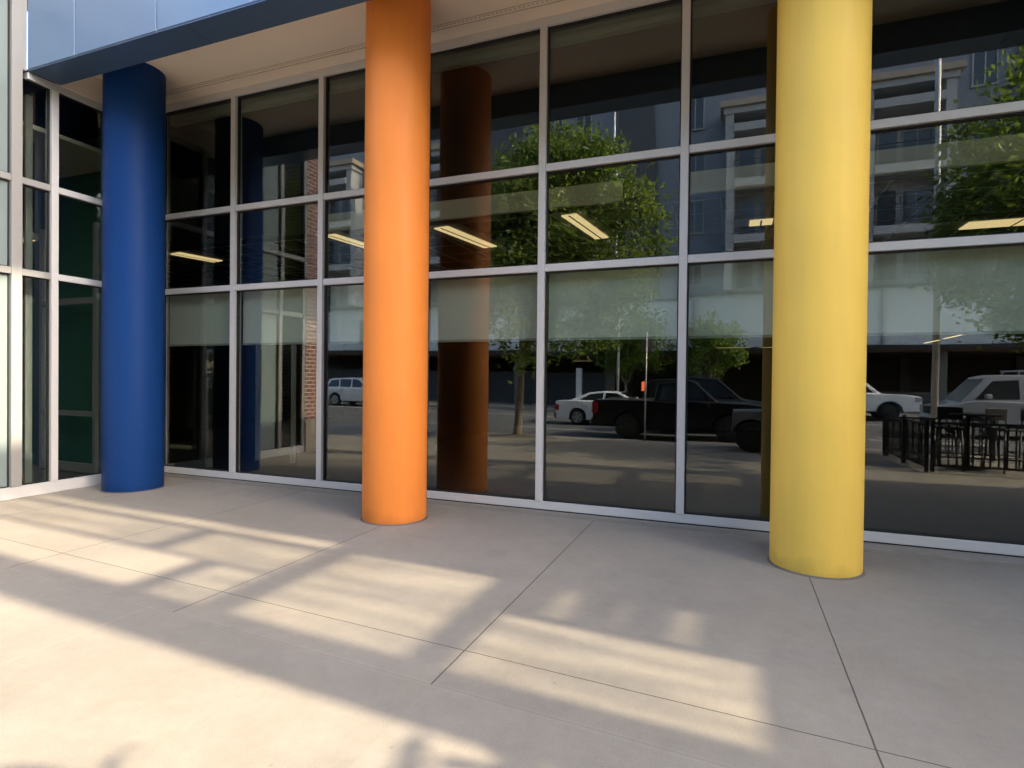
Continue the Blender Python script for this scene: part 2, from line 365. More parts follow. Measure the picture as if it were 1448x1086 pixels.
def tag(o, label=None, cat=None, group=None, kind=None):
    if label: o['label'] = label
    if cat: o['category'] = cat
    if group: o['group'] = group
    if kind: o['kind'] = kind
    return o
def empty(name, loc=(0,0,0), rz=0, label=None, cat=None, group=None):
    o = bpy.data.objects.new(name, None); COL.objects.link(o); o.empty_display_size = 0.2
    o.location = loc; o.rotation_euler = (0, 0, rz); return tag(o, label, cat, group)
def children(o): return [c for c in COL.objects if c.parent == o]
def copy_tree(o, parent=None):
    c = o.copy(); COL.objects.link(c)
    if parent: c.parent = parent
    for ch in children(o): copy_tree(ch, c)
    return c

# ------------------------------------------------------------------ setting: ground, walk, road
def sheet(name, xs, ys, zf, m):
    b = MB(); mi = b._mi(m); g = [[b.bm.verts.new((x, y, zf(x, y))) for x in xs] for y in ys]
    for j in range(len(ys)-1):
        for i in range(len(xs)-1):
            f = b.bm.faces.new((g[j][i], g[j][i+1], g[j+1][i+1], g[j+1][i])); f.material_index = mi
    bmesh.ops.recalc_face_normals(b.bm, faces=b.bm.faces[:])
    if b.bm.faces[:][0].normal.z < 0:
        bmesh.ops.reverse_faces(b.bm, faces=b.bm.faces[:])
    return tag(b.build(name), kind='structure')
def walk_z(x, y): return 0.0 if y > -5.2 else max(-0.12, (y+5.2)*0.027)
XS = [-60, -30, -15, -8, 0, 8, 15, 30, 60]
sheet('plaza', XS, [-10.27, -8, -6.5, -5.2, -3, 0.02], lambda x, y: walk_z(x, y), 'plaza')
k = MB(); k.box(-60, 60, -9.95, -9.75, -0.5, -0.118, 'kerb', 0.015); tag(k.build('kerb'), kind='structure')
sheet('road', [-120, -40, 0, 40, 120], [-26.0, -18, -9.95], lambda x, y: -0.27, 'asphalt')
k = MB(); k.box(-60, 60, -26.2, -26.0, -0.5, -0.12, 'kerb', 0.015); tag(k.build('kerb'), kind='structure')
sheet('far_pavement', [-60, 0, 60], [-46, -30, -26.2], lambda x, y: -0.125, 'kerb')
sheet('ground', [-2500, -150, 0, 150, 2500], [-2500, -150, 0, 150, 2500], lambda x, y: -0.62, 'ground')
k = MB()
for x in range(-50, 50, 6): k.box(x, x+3, -14.25, -14.13, -0.269, -0.264, 'line')
k.box(-60, 60, -10.55, -10.45, -0.269, -0.264, 'line'); k.box(-60, 60, -21.5, -21.38, -0.269, -0.264, 'line')
tag(k.build('road_markings'), kind='structure')
k = MB()
pit = [(-5.95+1.15*math.cos(t*math.pi/9)*(1+0.08*math.sin(t*3)), -9.15+0.62*math.sin(t*math.pi/9)) for t in range(18)]
f = k.bm.faces.new([k.bm.verts.new((x, y, walk_z(x, y)+0.006)) for x, y in pit]); k._mi('earth')
c = k.bm.verts.new((-5.95, -9.15, walk_z(0, -9.15)+0.07)); 
ring = list(f.verts); k.bm.faces.remove(f)
for i in range(len(ring)): k.bm.faces.new((ring[i], ring[(i+1) % len(ring)], c)).smooth = True
tag(k.build('tree_pit_soil'), kind='structure')

# ------------------------------------------------------------------ main building
ZL, ZU, ZH = 2.898, 4.070, 5.718
X0, PM = -2.1145, 1.6015
XW, YW = -8.506, -0.26
ZS, ZC = 0.064, 5.825           # sill foot and soffit height
bld = empty('office_building', (0, YW, 0), 0, 'dark glazed office building with white metal grid and cream soffit behind the coloured columns', 'building')
xm = [X0 + PM*i for i in range(-3, 6)]               # mullions between the corner and the added shadow tower
edges = [XW+0.045] + xm + [7.93]
w = MB()
w.box(XW+0.002, 7.95, 0.0, 0.10, ZS, ZS+0.092, 'alu', 0.004)         # sill rail
w.box(XW+0.002, 7.95, 0.0, 0.10, ZH, ZC-0.002, 'alu', 0.004)         # head rail
w.box(XW+0.002, 7.95, 0.012, 0.09, ZS-0.014, ZS-0.001, 'gasket')
wall = w.build('window_wall', bld)
HW = 0.042
def mullion(x, parent=wall):
    return MB().box(x-HW, x+HW, -0.012, 0.11, ZS+0.092, ZH-0.001, 'alu', 0.004).build('mullion', parent)
for x in [XW+HW+0.004] + xm: mullion(x)
rows = [(ZS+0.092, ZL-HW), (ZL+HW, ZU-HW), (ZU+HW, ZH)]
rnd = random.Random(3)
for xa, xb in zip(edges, edges[1:]):
    a, b_ = xa+HW, xb-HW
    for z in (ZL, ZU): MB().box(a+0.001, b_-0.001, 0.0, 0.10, z-HW, z+HW, 'alu', 0.004).build('transom', wall)
    for z0, z1 in rows:
        g = MB()
        g.box(-(b_-a)/2+0.018, (b_-a)/2-0.018, -0.005, 0.005, -(z1-z0)/2+0.018, (z1-z0)/2-0.018, 'glass')
        o = g.build('glass_pane', wall, ((a+b_)/2, 0.06, (z0+z1)/2))
        o.rotation_euler = (R(rnd.uniform(-0.20, 0.10)), 0, R(rnd.uniform(-0.20, 0.20)))
        gk = MB()
        for q in ((a, a+0.016, z0, z1), (b_-0.016, b_, z0, z1), (a+0.016, b_-0.016, z0, z0+0.016), (a+0.016, b_-0.016, z1-0.016, z1)):
            gk.box(q[0], q[1], 0.035, 0.085, q[2], q[3], 'gasket')
        gk.build('gasket', wall)
# low concrete upstand at the right end
k = MB(); k.box(XW, 7.95, -0.022, 0.12, -0.05, ZS-0.0145, 'kerb', 0.006); k.build('upstand', bld)
k = MB(); k.box(1.1, 7.9, -0.17, -0.024, -0.02, 0.045, 'kerb', 0.01); k.build('ledge', bld)
# soffit: cream board with a shadow gap vent
s = MB()
s.box(XW, 8.0, -1.45, -0.30, ZC, ZC+0.12, 'soffit'); s.box(XW, 8.0, -0.19, 0.12, ZC, ZC+0.12, 'soffit')
s.box(XW, 8.0, -0.30, -0.19, ZC+0.008, ZC+0.13, 'soffit'); 
sof = s.build('soffit', bld)
v = MB()
for yy in (-0.292, -0.205): v.box(XW, 8.0, yy-0.003, yy+0.003, ZC-0.0015, ZC+0.009, 'soffit_gap')
i = 0
x = XW
while x < 8: v.box(x, x+0.035, -0.256, -0.244, ZC+0.0035, ZC+0.0085, 'soffit_gap'); x += 0.055
v.build('soffit_vent', sof)
# fascia beam and its panels
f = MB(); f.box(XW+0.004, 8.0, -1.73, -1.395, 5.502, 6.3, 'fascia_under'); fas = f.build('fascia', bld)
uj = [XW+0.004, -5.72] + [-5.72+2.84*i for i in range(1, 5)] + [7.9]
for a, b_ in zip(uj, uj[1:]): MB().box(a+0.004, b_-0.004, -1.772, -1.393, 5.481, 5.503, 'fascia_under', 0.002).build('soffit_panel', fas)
fj = [XW+0.004, -7.57] + [-7.57+1.42*i for i in range(1, 11)] + [7.95]
for a, b_ in zip(fj, fj[1:]):
    for z0, z1 in ((5.495, 7.5), (7.5, 9.5)):
        MB().box(a+0.009, b_-0.009, -1.780, -1.736, z0+0.006, z1-0.006, 'fascia', 0.004).build('fascia_panel', fas)
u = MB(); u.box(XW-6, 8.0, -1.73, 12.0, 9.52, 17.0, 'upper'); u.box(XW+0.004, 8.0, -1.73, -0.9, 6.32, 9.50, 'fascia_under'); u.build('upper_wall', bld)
# interior
i = MB()
i.box(-15, 8.0, 0.13, 13.0, -0.12, -0.01, 'dark_floor'); i.build('interior_floor', bld)
i = MB(); i.box(-15, 8.0, 13.0, 13.2, -0.1, 6.4, 'dark_wall'); i.box(-15, XW-0.02, 0.0, 0.12, -0.1, 6.4, 'dark_wall'); i.box(8.0, 8.2, 0.13, 13.2, -0.1, 6.4, 'dark_wall'); i.box(-15.2, -15.0, 0.0, 13.2, -0.1, 6.4, 'dark_wall')
i.box(-6.9, -6.7, 5.5, 12.9, 0, 3.98, 'dark_wall'); i.build('interior_wall', bld)
i = MB(); i.box(-15, 8.0, 1.05, 13.0, 3.906, 3.96, 'dark_ceiling'); i.box(-15, 8.0, 0.13, 1.06, 6.2, 6.3, 'dark_wall'); i.box(-15, 8.0, 1.06, 1.2, 3.97, 6.2, 'dark_wall'); i.build('ceiling', bld)
i = MB()
gx = -13.0
while gx < 7.9: i.box(gx, gx+0.03, 1.25, 7.0, 3.896, 3.9055, 'lamp_body'); gx += 0.61
gy = 1.25
while gy < 7.0: i.box(-14.9, 7.9, gy, gy+0.03, 3.892, 3.8955, 'lamp_body'); gy += 0.61
i.build('ceiling_grid', bld)
i = MB()
for a, b_ in ((-6.05, -1.36), (-0.64, 7.9)): i.box(a, b_, 0.99, 1.055, 3.90, 4.165, 'bulkhead')
i.build('bulkhead', bld)
i = MB(); i.box(XW+0.1, 7.9, 0.125, 0.23, 5.57, 5.71, 'cassette', 0.01); i.build('shade_cassette', bld)
# an inner office screen and door seen faintly through the glass
i = MB(); i.box(-8.4, -8.34, 1.9, 1.96, 0, 2.4, 'alu'); i.box(-7.55, -7.49, 1.9, 1.96, 0, 2.4, 'alu'); i.box(-8.34, -7.55, 1.9, 1.96, 2.3, 2.4, 'alu'); i.build('inner_door_frame', bld)

# roller shades just inside the glass
bays = [a for a in zip(edges, edges[1:])]
desc = ['in the bay behind the blue column', 'in the bay with the reflected brick pier', 'in the narrow strip left of the orange column', 'in the bay just right of the orange column', 'in the wide middle bay', 'in the bay touching the yellow column on its left', 'in the wide bay right of the yellow column', 'at the right edge']
for n, (a, b_) in enumerate(bays[:8]):
    r = MB(); r.box(a+0.05, b_-0.05, 0.150, 0.154, 2.085, 2.94, 'shade')
    o = r.build('roller_shade'); o.location = (0, YW, 0); tag(o, 'half lowered grey green roller shade %s' % desc[n], 'roller shade', 'roller shades behind the front glass')
    MB().box(a+0.05, b_-0.05, 0.142, 0.162, 2.055, 2.085, 'shade_bar', 0.004).build('hem_bar', o)

# ceiling lights
def troffer(name, x, y, w_, l_, label, rz=0.0):
    t = empty(name, (x*0.965, y+YW, 3.906), rz, label, 'ceiling light', 'ceiling lights inside the office')
    b = MB(); b.box(-w_/2, w_/2, -l_/2, l_/2, -0.012, 0.05, 'lamp_body'); b.build('housing', t)
    MB().box(-w_*0.22, w_*0.22, -l_/2+0.05, l_/2-0.05, -0.03, -0.013, 'troffer', 0.006).build('diffuser', t)
    MB().box(-0.012, 0.012, -l_/2+0.05, l_/2-0.05, -0.036, -0.031, 'lamp_body').build('divider', t)
troffer('ceiling_light', -4.22, 2.05, 0.60, 1.55, 'lit ceiling troffer just right of the orange column', R(-8))
troffer('ceiling_light', -2.16, 2.05, 0.52, 1.55, 'lit ceiling troffer over the reflected tree in the middle bay', R(-6))
troffer('ceiling_light', -6.25, 1.85, 0.55, 1.5, 'lit ceiling troffer peeping out left of the orange column', R(-6))
troffer('ceiling_light', -10.1, 1.75, 0.70, 0.95, 'lit ceiling troffer right of the blue column', R(-10))
troffer('ceiling_light', 0.36, 2.6, 0.7, 0.4, 'lit ceiling troffer touching the yellow column on its left')
troffer('ceiling_light', 3.85, 3.75, 2.8, 0.5, 'long lit ceiling troffer at the right edge')
def pendant(x0, y0, x1, y1, z, label):
    t = empty('strip_light', ((x0+x1)/2, (y0+y1)/2, z), 0, label, 'strip light', 'hanging strip lights deep inside the office')
    d = Vector((x1-x0, y1-y0, 0)); h = d/2; n = Vector((-d.y, d.x, 0)).normalized()*0.035
    b = MB(); b.quad([tuple(-h-n), tuple(h-n), tuple(h+n), tuple(-h+n)], 'lamp_body')
    bmesh.ops.solidify(b.bm, geom=b.bm.faces[:], thickness=-0.05); b.build('housing', t, (0, 0, 0.02))
    b = MB(); b.quad([tuple(-h*0.98-n*0.8), tuple(h*0.98-n*0.8), tuple(h*0.98+n*0.8), tuple(-h*0.98+n*0.8)], 'strip')
    bmesh.ops.solidify(b.bm, geom=b.bm.faces[:], thickness=0.02); b.build('tube', t, (0, 0, 0.012))
    for q in (-0.8, 0.8): MB().tube((h.x*q, h.y*q, 0.06), (h.x*q, h.y*q, 3.95-z), 0.004, 0.004, 'steel_dark', 6).build('cable', t)
pendant(3.9, 8.3, 3.87, 7.2, 2.45, 'lowest and farthest of the three sloping strip lights right of the yellow column')
pendant(3.84, 6.85, 3.8, 5.75, 2.45, 'middle of the three sloping strip lights right of the yellow column')
pendant(3.78, 5.45, 3.8, 4.75, 2.45, 'nearest of the three sloping strip lights by the right edge')
pendant(-0.42, 9.4, 0.43, 9.4, 2.45, 'thin horizontal strip light above the black parked pickup')
pendant(0.62, 9.4, 1.5, 9.4, 2.45, 'thin horizontal strip light cut off by the yellow column')

# ------------------------------------------------------------------ columns
def column(x, y, r, top, m, label):
    n = 96; b = MB(); mi = b._mi(m)
    zs = [0.012, 0.02, 1.5, 3.0, 4.5, top]
    rings = [[b.bm.verts.new((r*(0.994 if j == 0 else 1)*math.cos(2*math.pi*k/n), r*(0.994 if j == 0 else 1)*math.sin(2*math.pi*k/n), z)) for k in range(n)] for j, z in enumerate(zs)]
    for A, B in zip(rings, rings[1:]):
        for k in range(n):
            f = b.bm.faces.new((A[k], A[(k+1) % n], B[(k+1) % n], B[k])); f.smooth = True
    o = b.build('column', None, (x, y, 0)); tag(o, label, 'column', 'painted round columns')
    j = MB(); prev = None
    ring = MB(); mi = ring._mi('sealant')
    A = [ring.bm.verts.new(((r+0.018)*math.cos(2*math.pi*k/n), (r+0.018)*math.sin(2*math.pi*k/n), 0.0005)) for k in range(n)]
    B = [ring.bm.verts.new(((r+0.004)*math.cos(2*math.pi*k/n), (r+0.004)*math.sin(2*math.pi*k/n), 0.0115)) for k in range(n)]
    for k in range(n): ring.bm.faces.new((A[k], A[(k+1) % n], B[(k+1) % n], B[k]))
    ring.bm.faces.new(B); ring.build('base_joint', o); j.bm.free()
column(-7.83, -1.10, 0.369, ZC, 'blue', 'dark cobalt blue round column beside the glazed corner at the left')
column(-3.57, -1.07, 0.36, ZC, 'orange', 'bright orange round column in the middle of the three')
column(0.685, -1.046, 0.36, ZC, 'yellow', 'bright yellow round column, the nearest and largest')

# ------------------------------------------------------------------ left wing
wing = empty('glazed_wing', (XW, 0, 0), 0, 'low projecting corner with tall glass panes, a white glass panel and a red brick end', 'building wing')
YB0, YB1 = -3.52, -4.16
ym = [-0.31, -1.0, -1.714, -2.15, -2.80, -3.47]
WZ = 7.2
fr = MB()
def lx(b, y0, y1, z0, z1, m, d0=-0.10, d1=0.0, bev=0.004): b.box(d0, d1, y0, y1, z0, z1, m, bev)
lx(fr, YB0, YW-0.005, 0.0, 0.15, 'alu')
ww = fr.build('wing_window_wall', wing)
lx(b := MB(), YB0, -2.042, 6.35, 6.45, 'alu_white'); b.build('head_rail', ww)
lx(b := MB(), -2.03, YW-0.005, 5.39, 5.479, 'alu'); b.build('head_rail', ww)
lx(b := MB(), -1.66, YW-0.003, 5.4795, 5.84, 'soffit', -0.1, 0.004); b.build('header_board', ww)
for n, y in enumerate(ym):
    hw = 0.058 if n in (3,) else 0.042
    lx(b := MB(), y-hw, y+hw, 0.15, 6.35 if y < -2.0 else 5.39, 'alu_white' if n >= 3 else 'alu', -0.11, 0.014); b.build('mullion', ww)
ye = ym + []
for n, (ya, yb) in enumerate(zip(ye, ye[1:])):
    a, b_ = ya-(0.058 if n == 3 else 0.042), yb+(0.058 if n == 2 else 0.042)
    top = 6.35 if n >= 3 else 5.39
    for z in (ZL, ZU): lx(t := MB(), b_+0.001, a-0.001, z-0.042, z+0.042, 'alu_white' if n >= 2 else 'alu'); t.build('transom', ww)
    for z0, z1 in ((0.15, ZL-0.042), (ZL+0.042, ZU-0.042), (ZU+0.042, top)):
        g = MB(); m = 'white_panel' if n == 3 else 'wing_glass'
        g.box(-0.065, -0.053, b_+0.014, a-0.014, z0+0.014, z1-0.014, m); g.build('white_panel' if n == 3 else 'glass_pane', ww)
        gk = MB()
        for q in ((b_, b_+0.014, z0, z1), (a-0.014, a, z0, z1), (b_+0.014, a-0.014, z0, z0+0.014), (b_+0.014, a-0.014, z1-0.014, z1)):
            gk.box(-0.08, -0.035, q[0], q[1], q[2], q[3], 'gasket')
        gk.build('gasket', ww)
p = MB(); p.box(-0.62, 0.02, YB1, YB0-0.002, 0.66, 7.2, 'brick'); br = p.build('brick_pier', wing)
MB().box(-0.65, 0.045, YB1-0.025, YB0-0.003, -0.02, 0.66, 'stone', 0.012).build('stone_base', br)
p = MB(); p.box(-4.6, -0.02, YB1+0.03, YB1+0.3, 0, 7.2, 'brick'); p.box(-4.6, -4.4, YB1+0.3, 0, 0, 7.2, 'brick'); p.build('outer_wall', wing)
p = MB(); p.box(-5.0, 0.03, YB1-0.03, -2.045, 7.2, 11.0, 'upper'); p.box(-0.10, 0.004, YB0, -2.045, 6.45, 7.2, 'alu_white'); p.box(-0.30, 0.003, -2.092, -2.0425, 5.48, 7.2, 'alu_white'); p.build('parapet', wing)
p = MB(); p.box(-4.4, -0.11, YB1+0.3, -0.01, -0.1, -0.01, 'dark_floor'); p.build('wing_floor', wing)
p = MB(); p.box(-4.4, -0.12, -2.0, -0.2, 5.50, 5.56, 'dark_wall'); p.box(-4.4, -0.35, -2.9, -0.4, 4.9, 4.96, 'cream'); p.box(-4.4, -0.12, YB1+0.3, -2.0, 7.0, 7.1, 'dark_wall'); p.build('wing_ceiling', wing)
p = MB(); p.box(-4.4, -0.12, -0.36, -0.262, 0, 5.49, 'green_wall'); p.build('green_wall', wing)
d = MB(); d.box(-2.3, -2.24, -0.62, -0.56, 0, 4.0, 'alu'); d.box(-0.96, -0.90, -0.62, -0.56, 0, 4.0, 'alu'); d.box(-2.24, -0.96, -0.62, -0.56, 2.72, 2.82, 'alu'); d.box(-2.24, -0.96, -0.62, -0.56, 0.92, 1.0, 'alu'); d.box(-2.24, -0.96, -0.62, -0.56, 0.02, 0.16, 'alu'); d.box(-0.90, -0.12, -0.62, -0.56, 3.0, 3.07, 'alu'); d.build('inner_door_frame', wing)
for xx in (-0.52, -0.60): MB().tube((xx, -0.68, 0.75), (xx, -0.68, 2.25), 0.012, 0.012, 'chrome', 10).build('pull_handle', wing)
d = MB(); d.box(-0.98, -0.93, -2.02, -1.58, 0.12, 2.1, 'apt_white', 0.004); d.box(-0.32, -0.28, -1.90, -1.82, 0.0, 5.3, 'alu_white'); d.build('inner_panel', wing)
MB().box(-0.30, -0.285, -2.12, -1.93, 0.16, 5.36, 'pane_backing').build('pane_backing', wing)  # pale sheet added behind this pane to make it look brighter
for nm, x, y, z, lab in (('ceiling_light', XW-2.2, -0.95, 3.75, 'small lit ceiling light inside the wing left of the blue column'),):
    t = empty(nm, (x, y, z), 0, lab, 'ceiling light')
    MB().box(-0.3, 0.3, -0.10, 0.10, -0.02, 0.09, 'lamp_body').build('housing', t)
    MB().box(-0.27, 0.27, -0.07, 0.07, -0.035, -0.021, 'troffer').build('diffuser', t)

# ------------------------------------------------------------------ added unseen tower: blocks the sun, its openings shape the patches on the paving
TX = 8.0
tw = empty('shadow_tower', (TX, 0, 0), 0, 'unseen tower added to block the sun, its framed openings shaping the sun patches', 'building wing')
b = MB(); b.box(0, 7, -2.83, 0.0, 0, 21, 'tower'); b.box(0.0, 7, 0.0, 13, 0, 17, 'tower'); b.build('shadow_tower_wall', tw)
b = MB(); b.box(-0.3, 3, -5.1, -2.84, 17.5, 17.9, 'tower'); b.box(-0.2, 3, -5.0, -2.84, 18.5, 18.75, 'tower'); b.box(-0.2, 3, -5.0, -2.84, 19.2, 19.6, 'tower'); b.box(0.2, 3, -3.2, -2.84, 17.9, 19.2, 'tower'); b.build('shadow_slabs', tw)  # slabs added to throw shadow bars on the wing's upper panel
b = MB(); b.box(0, 3.5, -4.92, -2.83, 0, 5.9, 'tower'); b.build('shadow_tower_base', tw)
b = MB()
T = 0.12
b.box(0, 0.30, -4.92, -4.42, 5.9, 13.1, 'tower')                    # end pier
b.box(0, T, -4.42, -2.83, 12.45, 13.1, 'tower')                      # head
b.box(0, T, -3.12, -3.02, 8.65, 12.45, 'steel_dark')                # slim post
b.box(0, T, -4.42, -2.83, 8.45, 8.62, 'steel_dark')
b.box(0, T, -4.42, -2.83, 7.18, 7.32, 'steel_dark')
b.box(0, T, -3.74, -3.12, 9.74, 9.86, 'steel_dark')
b.box(0, T, -4.42, -3.74, 9.12, 9.24, 'steel_dark')
b.box(0, T, -3.76, -3.70, 8.62, 12.45, 'steel_dark')
b.box(0, T, -3.02, -2.83, 5.9, 8.45, 'tower')
b.box(0, T, -3.62, -3.52, 5.9, 7.18, 'steel_dark')
for z in (6.0, 6.35, 6.62, 6.98): b.box(0, T, -3.52, -3.02, z, z+0.16, 'steel_dark')
b.build('shadow_frame', tw)
for y0, y1, z0, z1 in ((-3.02, -2.83, 8.62, 12.45), (-3.70, -3.12, 8.62, 9.74), (-3.70, -3.12, 9.86, 12.45), (-4.42, -3.76, 8.62, 9.12), (-4.42, -3.02, 7.32, 8.45), (-4.42, -3.62, 5.9, 7.18), (-3.52, -3.02, 5.9, 7.18)):
    MB().box(T*0.5-0.004, T*0.5+0.004, y0+0.005, y1-0.005, z0+0.005, z1-0.005, 'sun_patch_glass_dim' if (z0, y1) == (5.9, -3.02) else 'sun_patch_glass').build('sun_patch_pane', tw)

# ------------------------------------------------------------------ apartment building across the street
AY = -30.0
apt = empty('apartment_building', (0, AY, 0), 0, 'blue grey apartment block with white balcony bays over an open parking level across the street', 'building')
W0, W1 = -46.0, 34.0
b = MB(); b.box(W0, W1, -16, 0, 6.7, 22.5, 'apt_blue'); b.build('wall', apt)
b = MB(); b.box(W0, W1, -16, 0.25, 3.55, 6.7, 'apt_pale'); b.box(W0, W1, -16, 0.45, 3.3, 3.55, 'steel_dark'); b.box(W0, W1, -16, 0.4, 6.7, 6.85, 'apt_slate'); pod = b.build('podium', apt)
b = MB(); b.box(W0, W1, -16, -15.8, -0.13, 3.3, 'garage'); b.box(W0, W1, -15.8, 0.2, 3.2, 3.3, 'timber')
for x in range(int(W0)+2, int(W1), 6): b.box(x, x+0.5, -0.6, -0.1, -0.13, 3.2, 'garage')
for x in range(int(W0)+2, int(W1), 6): b.box(x, x+0.5, -7.6, -7.1, -0.13, 3.2, 'garage')
b.box(W0, -8.5, -3.2, -3.0, -0.13, 2.2, 'apt_slate'); b.box(6.0, W1, -2.2, -2.0, -0.13, 1.0, 'garage'); b.build('parking_level', apt)
for xa, xb in ((-6.8, -4.6), (-16, -13.5), (13.5, 16)):
    MB().box(xa, xb, 0.001, 0.35, 6.86, 21.5, 'apt_slate').build('slate_panel', apt)
def window(x, z, w_, h_, y, parent, mul=1):
    b = MB()
    b.box(x-w_/2, x-w_/2+0.06, y, y+0.07, z, z+h_, 'apt_white'); b.box(x+w_/2-0.06, x+w_/2, y, y+0.07, z, z+h_, 'apt_white')
    b.box(x-w_/2+0.06, x+w_/2-0.06, y, y+0.07, z+h_-0.06, z+h_, 'apt_white'); b.box(x-w_/2-0.05, x+w_/2+0.05, y, y+0.11, z-0.07, z-0.001, 'apt_white')
    for q in range(mul): b.box(x-w_/2+w_*(q+1)/(mul+1)-0.03, x-w_/2+w_*(q+1)/(mul+1)+0.03, y, y+0.06, z, z+h_-0.06, 'apt_white')
    o = b.build('window', parent)
    MB().box(x-w_/2+0.06, x+w_/2-0.06, y+0.004, y+0.03, z, z+h_-0.06, 'apt_glass').build('pane', o)
def railing(b, x0, x1, y0, y1, z):
    b.box(x0, x1, y1-0.05, y1, z+1.02, z+1.07, 'steel_dark')
    for q in range(6): b.box(x0, x1, y1-0.035, y1-0.015, z+0.1+q*0.15, z+0.125+q*0.15, 'steel_dark')
    for xx in (x0, (x0+x1)/2, x1-0.04): b.box(xx, xx+0.04, y1-0.045, y1-0.005, z, z+1.02, 'steel_dark')
ST = 3.2
for x0, x1 in ((-31, -26.5), (-21, -17.5), (-0.4, 3.4), (6.3, 10.4), (18, 22)):
    b = MB()
    zt = 17.4
    b.box(x0, x0+0.45, 0.001, 1.5, 6.86, zt, 'apt_white'); b.box(x1-0.45, x1, 0.001, 1.5, 6.86, zt, 'apt_white'); b.box(x0+0.45, x1-0.45, 0.001, 0.15, 6.86, zt, 'apt_white')
    b.box(x0-0.3, x1+0.3, 0.001, 1.8, zt, zt+0.35, 'apt_tan'); b.box(x0-0.1, x1+0.1, 0.001, 1.6, zt-0.35, zt, 'apt_white')
    for fl in range(1, 4): b.box(x0+0.45, x1-0.45, 0.15, 1.62, 6.86+fl*ST-0.45, 6.86+fl*ST, 'apt_white')
    bay = b.build('balcony_bay', apt)
    rl = MB()
    for fl in range(3):
        railing(rl, x0+0.45, x1-0.45, 0.15, 1.62, 6.87+fl*ST)
    rl.build('railing', bay)
    cx = (x0+x1)/2
    for fl in range(3):
        window(cx-0.75, 7.1+fl*ST, 1.0, 2.0, 0.152, apt, 0); window(cx+0.65, 7.3+fl*ST, 1.4, 1.7, 0.152, apt, 1)
for x in (-38, -34, -24.2, -11.2, -9.2, -2.2, 4.9, 12.0, 17.0, 25, 29):
    for fl in range(4):
        window(x, 7.5+fl*ST, 1.1, 2.0, 0.002, apt, 1)
for x in (-44, -40, -36, -31, -26, -22, -18, 13, 17, 21, 25, 29):
    window(x, 4.2, 1.6, 1.7, 0.252, apt, 1)
for x in (-12, -2, 7.5): MB().box(x-0.06, x+0.06, 0.26, 0.40, 3.6, 6.68, 'steel_grey').build('downpipe', apt)
# strip lamps of the parking level
for n, (x, y) in enumerate(((-10.5, -4), (-6.5, -4), (4.5, -4))):
    t = empty('parking_lamp', (x, AY+y, 3.1), 0, ['parking level lamp seen behind the tree trunk', 'parking level lamp above the white sedan', 'parking level lamp left of the white pickup'][n], 'strip light', 'lamps of the parking level across the street')
    MB().box(-0.7, 0.7, -0.07, 0.07, -0.02, 0.10, 'lamp_body').build('housing', t); MB().box(-0.66, 0.66, -0.05, 0.05, -0.04, -0.021, 'strip').build('tube', t)

